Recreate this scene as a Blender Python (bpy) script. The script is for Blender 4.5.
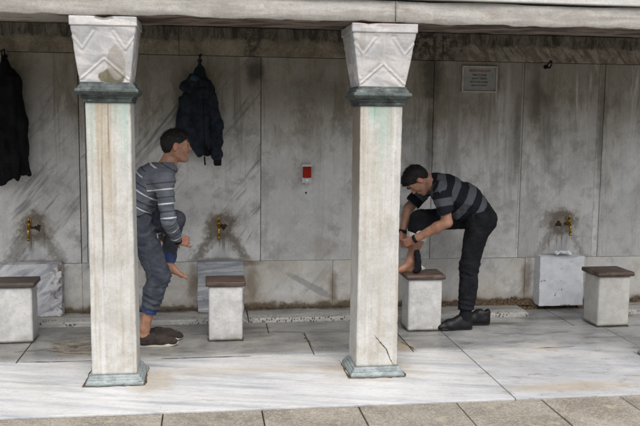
import bpy, bmesh, math, random
import numpy as np
from mathutils import Matrix, Vector

for o in list(bpy.data.objects):
    bpy.data.objects.remove(o)
S = bpy.context.scene
C = S.collection
random.seed(7)

# ------------------------------------------------------------------ camera
cam = bpy.data.cameras.new("camera")
cam.sensor_width = 36.0
cam.lens = 825.0 / 640.0 * 36.0
cam.clip_start = 0.05
cam.clip_end = 500
camo = bpy.data.objects.new("camera", cam)
C.objects.link(camo)
R = np.array([[0.99051, -0.00524, 0.13736], [-0.13683, -0.11285, 0.98414], [0.01089, -0.99360, -0.11229]])
M = Matrix.Identity(4)
for i in range(3):
    M[i][0] = R[i, 0]; M[i][1] = -R[i, 1]; M[i][2] = -R[i, 2]
M[2][3] = 1.6
camo.matrix_world = M
S.camera = camo

# ------------------------------------------------------------------ sky, sun, exposure
SUN_EL, SUN_AZ = math.radians(56), math.radians(-8)      # azimuth measured from straight behind the camera
w = bpy.data.worlds.new("World"); S.world = w; w.use_nodes = True
nt = w.node_tree
for n in list(nt.nodes): nt.nodes.remove(n)
sky = nt.nodes.new("ShaderNodeTexSky"); sky.sky_type = 'NISHITA'; sky.sun_disc = False
sky.sun_elevation = SUN_EL; sky.sun_rotation = math.pi + SUN_AZ
sky.air_density = 1.2; sky.dust_density = 4.0
hs = nt.nodes.new("ShaderNodeHueSaturation"); hs.inputs['Saturation'].default_value = 0.45
bg = nt.nodes.new("ShaderNodeBackground"); bg.inputs['Strength'].default_value = 0.15
wo = nt.nodes.new("ShaderNodeOutputWorld")
nt.links.new(sky.outputs[0], hs.inputs['Color']); nt.links.new(hs.outputs[0], bg.inputs[0]); nt.links.new(bg.outputs[0], wo.inputs[0])
sun = bpy.data.lights.new("sun", 'SUN'); sun.energy = 1.1; sun.angle = math.radians(50); sun.color = (1, 0.975, 0.94)
suno = bpy.data.objects.new("sun", sun); C.objects.link(suno)
sd = Vector((math.sin(SUN_AZ) * math.cos(SUN_EL), -math.cos(SUN_AZ) * math.cos(SUN_EL), math.sin(SUN_EL)))
suno.rotation_euler = sd.to_track_quat('Z', 'Y').to_euler()
S.view_settings.view_transform = 'Standard'; S.view_settings.look = 'None'
S.view_settings.gamma = 1; S.view_settings.use_curve_mapping = False
S.view_settings.exposure = 0.72
S.render.engine = 'CYCLES'
S.cycles.use_denoising = True
S.cycles.max_bounces = 8; S.cycles.diffuse_bounces = 5

# ------------------------------------------------------------------ material helper
class Mat:
    def __init__(s, name):
        s.m = bpy.data.materials.new(name); s.m.use_nodes = True
        s.nt = s.m.node_tree
        for n in list(s.nt.nodes): s.nt.nodes.remove(n)
        s.P = s.node('ShaderNodeNewGeometry').outputs['Position']
    def node(s, t, **kw):
        n = s.nt.nodes.new(t)
        for k, v in kw.items(): setattr(n, k, v)
        return n
    def put(s, sock, v):
        if v is None: return
        if isinstance(v, bpy.types.NodeSocket): s.nt.links.new(v, sock)
        elif isinstance(v, (tuple, list)) and len(v) == 3 and sock.type == 'RGBA': sock.default_value = (*v, 1)
        else: sock.default_value = v
    def vm(s, op, a, b=None):
        n = s.node('ShaderNodeVectorMath', operation=op); s.put(n.inputs[0], a); s.put(n.inputs[1], b)
        return n.outputs['Value'] if op in ('LENGTH', 'DOT_PRODUCT', 'DISTANCE') else n.outputs[0]
    def map(s, v, scale=(1, 1, 1), rot=(0, 0, 0), loc=(0, 0, 0)):
        if any(rot):                                   # turn first, stretch afterwards
            q = s.node('ShaderNodeMapping'); s.put(q.inputs[0], v); q.inputs['Rotation'].default_value = [math.radians(a) for a in rot]; v = q.outputs[0]
        n = s.node('ShaderNodeMapping'); s.put(n.inputs[0], v)
        n.inputs['Scale'].default_value = scale
        n.inputs['Location'].default_value = loc
        return n.outputs[0]
    def math(s, op, a, b=None, c=None, clamp=False):
        n = s.node('ShaderNodeMath', operation=op, use_clamp=clamp); s.put(n.inputs[0], a); s.put(n.inputs[1], b)
        if c is not None: s.put(n.inputs[2], c)
        return n.outputs[0]
    def noise(s, v, scale=5, detail=6, rough=.55, dist=0, w=None):
        n = s.node('ShaderNodeTexNoise')
        if w is not None:
            n.noise_dimensions = '4D'; s.put(n.inputs['W'], w)
        s.put(n.inputs['Vector'], v); n.inputs['Scale'].default_value = scale
        n.inputs['Detail'].default_value = detail; n.inputs['Roughness'].default_value = rough; n.inputs['Distortion'].default_value = dist
        return n.outputs[0]
    def voro(s, v, scale=5, feat='F1', rnd=1, out='Distance'):
        n = s.node('ShaderNodeTexVoronoi', feature=feat); s.put(n.inputs['Vector'], v); n.inputs['Scale'].default_value = scale
        n.inputs['Randomness'].default_value = rnd
        return n.outputs[out]
    def rng(s, v, a, b, c=0, d=1, smooth=True):
        n = s.node('ShaderNodeMapRange'); n.interpolation_type = 'SMOOTHSTEP' if smooth else 'LINEAR'; n.clamp = True
        s.put(n.inputs['Value'], v)
        for k, x in zip(('From Min', 'From Max', 'To Min', 'To Max'), (a, b, c, d)): s.put(n.inputs[k], x)
        return n.outputs['Result']
    def mix(s, f, a, b, mode='MIX'):
        n = s.node('ShaderNodeMix', data_type='RGBA', blend_type=mode); n.clamp_factor = True
        s.put(n.inputs[0], f); s.put(n.inputs[6], a); s.put(n.inputs[7], b)
        return n.outputs[2]
    def attr(s, name):
        return s.node('ShaderNodeAttribute', attribute_name=name).outputs['Fac']
    def sep(s, v=None):
        n = s.node('ShaderNodeSeparateXYZ'); s.put(n.inputs[0], v or s.P); return n.outputs
    def blob(s, c, r, rough=.35, sc=9, a=1.0, b=.35, v=None):
        """soft irregular stain, 1 in the middle: ellipsoid radii r round world point c"""
        d = s.vm('SUBTRACT', v or s.P, c)
        d = s.vm('MULTIPLY', d, tuple(1 / x for x in r))
        l = s.vm('LENGTH', d)
        n = s.noise(s.P, sc, 6, .65)
        l = s.math('ADD', l, s.math('MULTIPLY', s.math('SUBTRACT', n, .5), rough * 4))
        return s.rng(l, a, b)
    def grain(s, base, amt=.22, sc=80, k=1.0):
        n = s.noise(s.P, sc, 5, .8); b = s.noise(s.P, 24, 8, .8, .2)
        g = s.math('MULTIPLY', s.rng(n, .32, .68, (1 - amt) * k, (1 + amt * .6) * k, False), s.rng(b, .35, .65, 1 - amt, 1 + amt * .5, False))
        return s.mix(1.0, base, g, 'MULTIPLY')
    def bump(s, h, strength=.3, dist=.01, nrm=None):
        n = s.node('ShaderNodeBump'); n.inputs['Strength'].default_value = strength; n.inputs['Distance'].default_value = dist
        s.put(n.inputs['Height'], h)
        if nrm is not None: s.put(n.inputs['Normal'], nrm)
        return n.outputs[0]
    def out(s, col, rough=.6, nrm=None, metal=0, spec=.5, sss=0, coat=0):
        b = s.node('ShaderNodeBsdfPrincipled'); s.put(b.inputs['Base Color'], col); s.put(b.inputs['Roughness'], rough)
        s.put(b.inputs['Metallic'], metal); s.put(b.inputs['Specular IOR Level'], spec)
        if sss:
            b.inputs['Subsurface Weight'].default_value = sss; b.inputs['Subsurface Radius'].default_value = (.012, .004, .002); b.inputs['Subsurface Scale'].default_value = 1
        if nrm is not None: s.put(b.inputs['Normal'], nrm)
        o = s.node('ShaderNodeOutputMaterial'); s.nt.links.new(b.outputs[0], o.inputs[0])
        return s.m

# --- floor marble: pale, grey veins running along the facade
def mat_floor():
    m = Mat('floor_marble'); r = m.attr('rnd'); x, y, z = m.sep()
    W = m.math('MULTIPLY', r, 40)
    q = m.map(m.P, (.30, 3.8, 1), (0, 0, 15))
    v1 = m.noise(q, 2.6, 8, .62, .35, w=W)
    v2 = m.noise(m.map(m.P, (.8, 14, 1), (0, 0, 15)), 2.0, 7, .65, .4, w=W)
    base = m.mix(m.rng(v1, .34, .56), (.40, .42, .455), (.66, .66, .655))
    base = m.mix(m.rng(v2, .45, .28), base, m.mix(.35, base, (.36, .37, .40)))
    n3 = m.noise(m.P, 3.2, 7, .65, .3, w=W)
    # rear rows: shade under the roof painted in grey, plus damp and trodden dirt
    rear = m.rng(y, 5.40, 5.62)
    n3 = m.noise(m.P, 3.2, 7, .65, .3, w=W)
    grey = m.mix(m.rng(n3, .35, .66), (.13, .13, .13), (.33, .325, .30))
    base = m.mix(m.math('MULTIPLY', rear, .92), base, grey)
    rt = m.rng(x, 1.5, 1.9)                      # the right bay is a greyer stone
    gr2 = m.mix(m.rng(m.noise(m.map(m.P, (1, 2.2, 1), (0, 0, 20)), 2.5, 7, .62, .4, w=W), .35, .68), (.30, .315, .34), (.52, .52, .515))
    base = m.mix(m.math('MULTIPLY', rt, .6), base, gr2)
    hv = m.math('ABSOLUTE', m.math('SUBTRACT', m.noise(m.map(m.P, (.35, 2.6, 1), (0, 0, 15)), 2.4, 6, .6, .4, w=W), .5))
    base = m.mix(m.math('MULTIPLY', m.math('MULTIPLY', m.rng(hv, .016, .0), m.rng(n3, .4, .6)), .4), base, (.32, .34, .37))
    # scuffs and dirt
    d1 = m.rng(m.noise(m.map(m.P, (1, 1.8, 1)), 6, 9, .78), .52, .66)
    base = m.mix(m.math('MULTIPLY', d1, m.math('ADD', .2, m.math('MULTIPLY', m.math('MAXIMUM', rear, rt), .5))), base, (.20, .175, .14))
    d2 = m.rng(m.noise(m.map(m.P, (.8, 2.2, 1)), 1.7, 5, .6), .52, .72)
    base = m.mix(m.math('MULTIPLY', d2, .28), base, (.50, .45, .36))
    wet = m.math('MULTIPLY', rear, m.rng(m.noise(m.map(m.P, (1, 2.4, 1)), 2.6, 7, .65), .50, .62))
    base = m.mix(m.math('MULTIPLY', wet, .5), base, (.10, .095, .08))
    for c, rr, f in (((.3, 5.15, 0), (.9, .12, 1), .35), ((-.35, 5.0, 0), (.2, .3, 1), .5), ((1.05, 5.1, 0), (.42, .36, 1), .45), ((2.2, 4.62, 0), (.5, .12, 1), .55),
                     ((2.9, 4.75, 0), (.3, .10, 1), .4), ((1.4, 5.6, 0), (.1, .2, 1), .6), ((2.4, 5.45, 0), (.18, .04, 1), .8)):
        base = m.mix(m.math('MULTIPLY', m.blob(c, rr, .3, 7), f), base, (.44, .35, .23))
    # damp streak in the gutter and dirt patch at the left pillar
    for c, rr in (((.35, 6.24, 0), (.22, .05, 1)), ((2.9, 6.33, 0), (.28, .10, 1)), ((-.9, 6.2, 0), (.16, .05, 1)), ((2.3, 6.2, 0), (.3, .05, 1)), ((.9, 6.62, .03), (.5, .05, 1)), ((-.7, 6.65, .03), (.4, .05, 1))):
        base = m.mix(m.math('MULTIPLY', m.blob(c, rr, .25, 9), .75), base, (.10, .085, .055))
    pt = m.blob((-.86, 5.83, 0), (.26, .27, 1), .22, 9, 1.0, .75)
    pc = m.mix(m.rng(m.noise(m.P, 13, 8, .72, .3), .40, .60), (.07, .05, .032), (.36, .31, .235))
    base = m.mix(m.math('MULTIPLY', pt, m.rng(m.noise(m.P, 7, 6, .7), .35, .6, .3, .9)), base, pc)
    sp = m.rng(m.noise(m.P, 90, 2, .5), .66, .74)
    base = m.mix(m.math('MULTIPLY', sp, .35), base, (.15, .13, .1))
    rg = m.math('ADD', m.rng(n3, .3, .7, .22, .55), m.math('MULTIPLY', d1, .15))
    h = m.math('ADD', m.noise(m.P, 14, 6, .6), m.math('MULTIPLY', pt, m.math('MULTIPLY', m.noise(m.P, 30, 5, .7), 1.5)))
    base = m.grain(base, .09, k=.88)
    return m.out(base, rg, m.bump(h, .45, .006))

def mat_ledge():
    m = Mat('gutter_ledge_marble'); x, y, z = m.sep()
    n = m.noise(m.map(m.P, (.6, 3, 1)), 4, 7, .65, .4)
    base = m.mix(m.rng(n, .35, .65), (.22, .225, .225), (.46, .45, .42))
    band = m.math('MULTIPLY', m.rng(y, 6.385, 6.40), m.rng(y, 6.53, 6.515))
    base = m.mix(m.math('MULTIPLY', band, .55), base, (.55, .54, .50))
    pv = m.voro(m.map(m.P, (1.0, .8, .6)), 62, rnd=1)
    sel = m.rng(m.noise(m.P, 6, 3, .6), .42, .52)
    pit = m.math('MULTIPLY', m.math('MULTIPLY', m.rng(pv, .42, .22), band), sel)
    base = m.mix(m.math('MULTIPLY', pit, .85), base, (.05, .045, .035))
    dirt = m.math('MULTIPLY', m.rng(y, 6.62, 6.72), m.rng(m.noise(m.P, 9, 5, .6), .35, .6))
    base = m.mix(dirt, base, (.07, .055, .035))
    st = m.rng(m.noise(m.map(m.P, (1, 2, 1)), 5, 6, .7), .55, .7)
    base = m.mix(m.math('MULTIPLY', st, .4), base, (.20, .15, .09))
    h = m.math('SUBTRACT', m.noise(m.P, 20, 5, .6), m.math('MULTIPLY', pit, 2.5))
    base = m.grain(base, .2)
    return m.out(base, .55, m.bump(h, .7, .006))

TAPS = [(-1.345, .725), (.125, .72), (3.05, .735)]
def mat_wall(lower=False):
    m = Mat('wall_marble_base' if lower else 'wall_marble'); x, y, z = m.sep(); r = m.attr('rnd')
    W = m.math('MULTIPLY', r, 30)
    ang = -40
    big = m.noise(m.P, 1.3, 6, .6, .3, w=W)
    fine = m.noise(m.P, 7, 8, .68, .2, w=W)
    base = m.mix(m.rng(big, .32, .68), (.50, .50, .49), (.79, .79, .775))
    base = m.mix(m.math('MULTIPLY', m.rng(fine, .48, .66), .6), base, (.33, .325, .30))
    dv = m.noise(m.map(m.P, (7.5, 1, .8), (0, ang, 0)), 1.7, 7, .62, .5, w=W)
    vs = m.rng(x, .47, .44) if not lower else m.rng(x, -9, -8, 0, .4)
    vs = m.math('MAXIMUM', vs, .15)
    base = m.mix(m.math('MULTIPLY', m.rng(dv, .53, .68), m.math('MULTIPLY', vs, .9)), base, (.20, .205, .215))
    base = m.mix(m.math('MULTIPLY', m.rng(dv, .45, .33), m.math('MULTIPLY', vs, .8)), base, (.70, .69, .66))
    if lower:
        base = m.mix(m.math('MULTIPLY', m.rng(m.noise(m.P, 3, 6, .62, w=W), .38, .6), .55), base, (.54, .49, .40))
        dg = m.map(m.vm('SUBTRACT', m.P, (.875, 6.73, .213)), (1, 1, 1), (0, -29, 0))
        l = m.vm('LENGTH', m.vm('MULTIPLY', dg, (1 / .30, 0.0, 1 / .030)))
        l = m.math('ADD', l, m.math('MULTIPLY', m.math('SUBTRACT', m.noise(m.P, 9, 5, .6), .5), 1.2))
        base = m.mix(m.math('MULTIPLY', m.rng(l, 1.15, .6), .6), base, (.25, .25, .25))
        for c, rr in (((.37, 6.7, .25), (.10, 1, .22)), ((.30, 6.7, .42), (.22, 1, .04)), ((2.76, 6.7, .25), (.07, 1, .3)), ((-.1, 6.7, .25), (.07, 1, .22)), ((-.75, 6.7, .4), (.3, 1, .05)),
                      ((-.45, 6.7, .38), (.05, 1, .2)), ((1.06, 6.7, .2), (.05, 1, .2)), ((3.25, 6.7, .2), (.09, 1, .25))):
            base = m.mix(m.math('MULTIPLY', m.blob(c, rr, .3, 11, 1.1, .2), .7), base, (.17, .115, .06))
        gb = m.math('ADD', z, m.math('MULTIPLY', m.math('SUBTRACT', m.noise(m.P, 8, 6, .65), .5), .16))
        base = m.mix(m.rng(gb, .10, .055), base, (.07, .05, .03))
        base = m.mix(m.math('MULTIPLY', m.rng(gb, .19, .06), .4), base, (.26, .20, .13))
    else:
        hv = m.math('ABSOLUTE', m.math('SUBTRACT', m.noise(m.map(m.P, (3.0, 1, .7), (0, ang, 0)), 1.7, 5, .6, .5, w=W), .5))
        base = m.mix(m.math('MULTIPLY', m.math('MULTIPLY', m.rng(hv, .014, .0), m.rng(fine, .42, .62)), m.math('MULTIPLY', vs, .35)), base, (.24, .24, .24))
        # long vertical run-off streaks
        st = m.noise(m.map(m.P, (9, 1, .5)), 1.6, 8, .70, .5, w=W)
        hi = m.rng(z, .9, 1.9, .25, 1)
        base = m.mix(m.math('MULTIPLY', m.rng(st, .50, .70), m.math('MULTIPLY', hi, .7)), base, (.17, .15, .11))
        base = m.mix(m.math('MULTIPLY', m.rng(st, .44, .32), .35), base, (.62, .61, .58))
        th_ = m.noise(m.map(m.P, (45, 1, .8)), 1.3, 6, .7, .15, w=W)
        base = m.mix(m.math('MULTIPLY', m.math('MULTIPLY', m.rng(th_, .56, .68), hi), .5), base, (.17, .15, .115))
        ts = m.rng(m.math('ADD', z, m.math('MULTIPLY', m.math('SUBTRACT', big, .5), 1.2)), 1.35, 2.0)
        base = m.mix(m.math('MULTIPLY', ts, .74), base, (.19, .168, .118))
        tm = m.math('MULTIPLY', m.rng(m.noise(m.map(m.P, (2.2, 1, .8)), 2.4, 9, .75, .4), .47, .60), m.rng(z, 1.1, 1.75))
        base = m.mix(m.math('MULTIPLY', tm, .6), base, (.20, .175, .115))
        bd = m.noise(m.map(m.P, (3.4, 1, .5)), 1.5, 8, .68, .6, w=W)
        base = m.mix(m.math('MULTIPLY', m.math('MULTIPLY', m.rng(bd, .50, .66), m.rng(x, 1.8, 2.0)), .65), base, (.30, .29, .26))
        base = m.mix(m.math('MULTIPLY', m.math('MULTIPLY', m.rng(bd, .44, .34), m.rng(x, 1.8, 2.0)), .5), base, (.74, .75, .76))
        for c, rr, f in (((2.53, 6.7, 1.75), (.035, 1, .34), -1), ((3.6, 6.7, 1.3), (.10, 1, .7), -1), ((.9, 6.7, .95), (.35, 1, .25), -1)):
            base = m.mix(m.math('MULTIPLY', m.blob(c, rr, .3, 6, 1.1, .2), .45), base, (.66, .68, .70))
        for c, rr, f in (((.40, 6.7, 1.98), (.10, 1, .20), .9), ((1.86, 6.7, 2.0), (.12, 1, .30), .9), ((2.78, 6.7, 1.8), (.10, 1, .30), .55), ((1.86, 6.7, 1.5), (.05, 1, .5), .6),
                         ((2.62, 6.7, 1.5), (.04, 1, .5), .5), ((.9, 6.7, 1.8), (.35, 1, .2), .3), ((2.9, 6.7, 1.5), (.12, 1, .45), .4), ((3.37, 6.7, 1.5), (.05, 1, .6), .6)):
            base = m.mix(m.math('MULTIPLY', m.blob(c, rr, .35, 8, 1.1, .2), f), base, (.06, .052, .04))
        base = m.mix(m.math('MULTIPLY', m.blob((.98, 6.7, .55), (.18, 1, .12), .3, 6), .35), base, (.34, .26, .20))
        for i, (tx, tz) in enumerate(TAPS):
            d = m.vm('MULTIPLY', m.vm('SUBTRACT', m.P, (tx, 6.7, tz)), (1, 0, 1)); dx, dy, dz = m.sep(d)
            nn = m.math('MULTIPLY', m.math('SUBTRACT', m.noise(m.P, 19, 8, .78), .5), .24)
            nb = m.math('MULTIPLY', m.math('SUBTRACT', m.noise(m.P, 7, 5, .6), .5), .16)
            l = m.math('ADD', m.math('ADD', m.vm('LENGTH', d), nn), nb)
            base = m.mix(m.math('MULTIPLY', m.rng(l, .19, .06), .55), base, (.30, .245, .17))
            base = m.mix(m.math('MULTIPLY', m.math('MULTIPLY', m.rng(l, .14, .07), m.rng(l, .01, .06)), .72), base, (.085, .07, .05))
            # an arch of dark grime spreading down on both sides of a paler washed strip
            wd = m.math('ABSOLUTE', dx)
            ar = m.math('SUBTRACT', wd, m.math('MULTIPLY', m.math('MULTIPLY', dz, -1), .62))
            ar = m.math('ABSOLUTE', m.math('ADD', m.math('ADD', ar, -.035), nn))
            low = m.math('MULTIPLY', m.rng(dz, -.02, -.08), m.rng(dz, -.32, -.24))
            base = m.mix(m.math('MULTIPLY', m.math('MULTIPLY', m.rng(ar, (.095, .075, .05)[i], .005), low), (.62, .78, .45)[i]), base, (.125, .105, .08))
            dr = m.noise(m.map(m.P, (38, 1, 2.2)), 1.4, 6, .75, .2)
            base = m.mix(m.math('MULTIPLY', m.math('MULTIPLY', m.rng(dr, .50, .62), m.blob((tx + (.01, .0, -.05)[i], 6.7, .60), (.15, 1, .17), .3, 12, 1.1, .3)), .75), base, (.10, .085, .06))
            base = m.mix(m.math('MULTIPLY', m.blob((tx + (.05, -.02, -.08)[i], 6.7, tz + .03), ((.14, .12, .17)[i], 1, .10), .45, 16, 1.0, .6), (.25, .5, .55)[i]), base, (.20, .165, .12))
            base = m.mix(m.math('MULTIPLY', m.blob((tx, 6.7, .50), (.09, 1, .10), .2, 10), .6), base, (.42, .43, .45))
            base = m.mix(m.math('MULTIPLY', m.blob((tx, 6.7, .445), (.32, 1, .035), .3, 12), .6), base, (.16, .11, .06))
    nrm = m.bump(m.math('ADD', fine, m.math('MULTIPLY', m.noise(m.P, 60, 4, .6), .4)), .25, .006)
    base = m.grain(base, .09)
    return m.out(base, m.rng(fine, .3, .7, .42, .65), nrm)

def mat_course():
    m = Mat('wall_course_marble'); x, y, z = m.sep()
    n = m.noise(m.P, 4, 7, .65, .5)
    base = m.mix(m.rng(n, .35, .65), (.17, .145, .10), (.34, .305, .235))
    rt = m.rng(x, 1.9, 2.3)
    dv = m.noise(m.map(m.P, (14, 1, 4), (0, 35, 0)), 1.6, 5, .6, .5)
    base = m.mix(m.math('MULTIPLY', rt, .65), base, m.mix(m.rng(dv, .42, .6), (.15, .12, .09), (.40, .37, .33)))
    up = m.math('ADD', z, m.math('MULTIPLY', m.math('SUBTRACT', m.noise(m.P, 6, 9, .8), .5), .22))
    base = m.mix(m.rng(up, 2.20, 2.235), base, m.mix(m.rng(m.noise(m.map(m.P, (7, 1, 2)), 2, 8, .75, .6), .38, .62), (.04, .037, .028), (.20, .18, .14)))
    bl = m.math('MAXIMUM', m.blob((1.82, 6.7, 2.2), (.36, 1, .16), .5, 7, 1.2, .4), m.blob((.38, 6.7, 2.17), (.10, 1, .2), .4, 9, 1.1, .2))
    base = m.mix(m.math('MULTIPLY', bl, .85), base, m.mix(m.rng(m.noise(m.P, 18, 6, .7), .45, .58), (.03, .027, .02), (.24, .20, .15)))
    base = m.grain(base, .3)
    return m.out(base, .6, m.bump(n, .4, .01))

def mat_column(kind='shaft'):
    m = Mat('column_' + kind + '_marble'); x, y, z = m.sep()
    n = m.noise(m.P, 5, 8, .65, .3)
    base = m.mix(m.rng(n, .3, .7), (.50, .49, .46), (.66, .655, .625))
    if kind == 'shaft':
        st = m.noise(m.map(m.P, (22, 22, .7)), 1.3, 6, .6, .2)
        base = m.mix(m.math('MULTIPLY', m.rng(st, .52, .68), .6), base, (.44, .37, .27))
        base = m.mix(m.math('MULTIPLY', m.rng(st, .44, .32), .5), base, (.75, .75, .73))
        stk = m.noise(m.map(m.P, (26, 26, .55), loc=(3, 0, 0)), 1.2, 7, .7, .15); thin = m.noise(m.map(m.P, (70, 70, .9)), 1.2, 5, .7, .1)
        G, T = (.40, .54, .47), (.43, .345, .22)
        for c, rr, col, f in (((-.66, 4.96, 1.62), (.035, .3, .35), G, .7), ((-.47, 4.96, 1.60), (.035, .3, .35), G, .8), ((-.52, 4.96, 1.66), (.03, .3, .14), G, .8), ((-.60, 4.96, 1.50), (.045, .3, .55), T, .85), ((-.545, 4.96, 1.35), (.035, .3, .75), T, .7),
                              ((1.02, 4.96, 1.66), (.045, .3, .12), (.25, .50, .40), .85), ((1.09, 4.96, 1.60), (.05, .3, .28), G, .8), ((1.06, 4.96, 1.45), (.035, .3, .40), G, .5), ((.965, 4.96, 1.45), (.03, .3, .6), T, .6), ((1.04, 4.96, 1.1), (.05, .3, .6), T, .35)):
            base = m.mix(m.math('MULTIPLY', m.math('MULTIPLY', m.blob(c, rr, .2, 12, 1.2, .2), f), m.rng(stk, .38, .58, .15, 1)), base, col)
        dk = m.math('MAXIMUM', m.blob((-.553, 4.96, 1.55), (.012, .3, .30), .1, 9, 1.1, .3), m.blob((-.60, 4.96, 1.0), (.010, .3, .5), .1, 9, 1.1, .3))
        base = m.mix(m.math('MULTIPLY', m.math('MULTIPLY', dk, m.rng(thin, .42, .58)), .8), base, (.16, .12, .07))
        base = m.mix(m.math('MULTIPLY', m.rng(thin, .58, .68), .35), base, (.33, .27, .19))
        # shade of the left-facing sides painted in, darker brown towards the top
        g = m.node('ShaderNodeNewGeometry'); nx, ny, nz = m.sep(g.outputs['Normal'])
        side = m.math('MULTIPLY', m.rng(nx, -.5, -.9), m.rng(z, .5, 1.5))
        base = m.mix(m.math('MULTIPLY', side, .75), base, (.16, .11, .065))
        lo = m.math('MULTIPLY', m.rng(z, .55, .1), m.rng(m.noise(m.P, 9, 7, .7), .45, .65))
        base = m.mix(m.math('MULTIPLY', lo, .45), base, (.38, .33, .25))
    else:
        v = m.noise(m.map(m.P, (.8, 1, 3.4), (0, -12, 0)), 3.4, 6, .6, .7)
        base = m.mix(m.rng(v, .40, .62), (.46, .46, .47), (.68, .66, .64))
        for c, rr, col, f in (((-.53, 4.89, 1.835), (.085, .2, .055), (.13, .115, .06), .95), ((-.505, 4.89, 1.915), (.060, .2, .105), (.36, .33, .29), .75), ((-.565, 4.89, 2.165), (.06, .1, .018), (.20, .18, .15), .8),
                              ((.93, 4.89, 2.08), (.02, .2, .12), (.42, .36, .30), .4), ((1.0, 4.89, 2.17), (.2, .2, .02), (.40, .31, .27), .5)):
            base = m.mix(m.math('MULTIPLY', m.blob(c, rr, .16, 20, 1.0, .8), f), base, col)
        base = m.mix(m.math('MULTIPLY', m.attr('groove'), .55), base, (.70, .68, .66))
    sp = m.rng(m.noise(m.P, 70, 3, .6), .62, .72)
    base = m.mix(m.math('MULTIPLY', sp, .5), base, (.30, .26, .20))
    ww = m.rng(m.noise(m.map(m.P, (1, 1, .5)), 11, 9, .78, .3), .52, .66)
    base = m.mix(m.math('MULTIPLY', ww, .45), base, (.40, .36, .28))
    h = m.math('ADD', n, m.math('MULTIPLY', m.noise(m.P, 45, 5, .65), .5))
    base = m.grain(base, .09, k=.88)
    return m.out(base, .62, m.bump(h, .45, .006))

def mat_collar(dark=True):
    m = Mat('weathered_lead_dark' if dark else 'weathered_lead_pale'); x, y, z = m.sep()
    n = m.noise(m.P, 14, 7, .7)
    if dark:
        base = m.mix(m.rng(n, .35, .65), (.022, .030, .030), (.085, .105, .10))
        base = m.mix(m.rng(m.noise(m.map(m.P, (1, 1, 3)), 22, 6, .7), .55, .70), base, (.19, .215, .205))
    else:
        base = m.mix(m.rng(n, .35, .65), (.17, .20, .205), (.31, .345, .345))
        base = m.mix(m.rng(m.noise(m.map(m.P, (.6, .6, 3), loc=(5, 1, 2)), 13, 6, .7), .57, .68), base, (.24, .36, .32))
        base = m.mix(m.rng(m.noise(m.map(m.P, (1, 1, 4)), 18, 5, .7), .56, .66), base, (.09, .11, .11))
    return m.out(base, .6, m.bump(n, .5, .006), spec=.4)

def mat_lintel(top=False, soffit=False):
    m = Mat('lintel_marble' + ('_cornice' if top else '')); x, y, z = m.sep()
    n = m.noise(m.map(m.P, (.5, 1, 3.2)), 4.5, 7, .62, .4)
    base = m.mix(m.rng(n, .35, .65), (.36, .34, .31), (.53, .51, .475))
    if top: base = m.mix(m.rng(n, .3, .7), (.62, .62, .60), (.74, .74, .73))
    else:
        base = m.mix(m.math('MULTIPLY', m.rng(m.noise(m.map(m.P, (1, 1, 2)), 6, 7, .7), .54, .68), .5), base, (.30, .24, .19))
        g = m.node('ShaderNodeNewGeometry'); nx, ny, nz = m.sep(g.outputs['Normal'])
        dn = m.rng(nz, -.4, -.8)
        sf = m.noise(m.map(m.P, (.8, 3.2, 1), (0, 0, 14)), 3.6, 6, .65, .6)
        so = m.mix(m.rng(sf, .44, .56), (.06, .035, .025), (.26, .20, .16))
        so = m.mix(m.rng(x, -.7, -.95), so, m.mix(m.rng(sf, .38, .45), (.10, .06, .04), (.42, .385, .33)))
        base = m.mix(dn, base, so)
    base = m.grain(base, .15, k=.85)
    return m.out(base, .65, m.bump(m.math('ADD', n, m.math('MULTIPLY', m.noise(m.P, 40, 5, .6), .4)), .4, .008))

def mat_stool():
    m = Mat('stool_marble'); x, y, z = m.sep()
    n = m.noise(m.P, 9, 8, .7, .3)
    base = m.mix(m.rng(n, .32, .68), (.50, .50, .495), (.71, .705, .69))
    base = m.mix(m.math('MULTIPLY', m.rng(m.noise(m.P, 20, 6, .7), .56, .70), .55), base, (.38, .37, .34))
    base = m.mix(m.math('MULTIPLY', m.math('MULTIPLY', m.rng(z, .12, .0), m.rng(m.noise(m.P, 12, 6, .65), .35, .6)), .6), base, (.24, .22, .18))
    base = m.mix(m.math('MULTIPLY', m.rng(x, 2.9, 3.0), .35), base, (.52, .49, .40))
    base = m.grain(base, .10, k=.93)
    return m.out(base, .5, m.bump(n, .4, .005))

def mat_block():
    m = Mat('block_marble'); x, y, z = m.sep()
    mid = m.math('MULTIPLY', m.rng(x, -.5, -.4), m.rng(x, 1, .9)); rt = m.rng(x, 2, 2.1)
    v = m.noise(m.map(m.P, (.6, 1, 5.5), (0, 3, 0)), 3.2, 6, .6, .9)
    vm = m.mix(m.rng(v, .38, .62), (.24, .26, .29), (.52, .53, .55))
    vl = m.noise(m.map(m.P, (1, 1, 4.2), (0, 35, 0)), 3.2, 6, .6, .7)
    ll = m.mix(m.rng(vl, .36, .58), (.30, .31, .35), (.62, .63, .65))
    rr = m.mix(m.rng(m.noise(m.P, 6, 6, .6), .3, .7), (.64, .66, .70), (.75, .77, .80))
    base = m.mix(rt, m.mix(mid, ll, vm), rr)
    base = m.mix(m.rng(m.noise(m.P, 26, 5, .65), .64, .70), base, (.10, .08, .06))
    base = m.mix(m.math('MULTIPLY', m.math('MULTIPLY', m.rng(x, -1.25, -1.15), m.rng(x, -1, -1.1)), m.rng(m.noise(m.P, 16, 6, .7), .5, .6)), base, (.16, .11, .08))
    base = m.mix(m.rng(m.math('ADD', z, m.math('MULTIPLY', m.noise(m.P, 14, 5, .6), .06)), .075, .055), base, (.13, .09, .05))
    base = m.grain(base, .05)
    return m.out(base, .45, m.bump(m.noise(m.P, 14, 6, .6), .4, .006))

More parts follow.
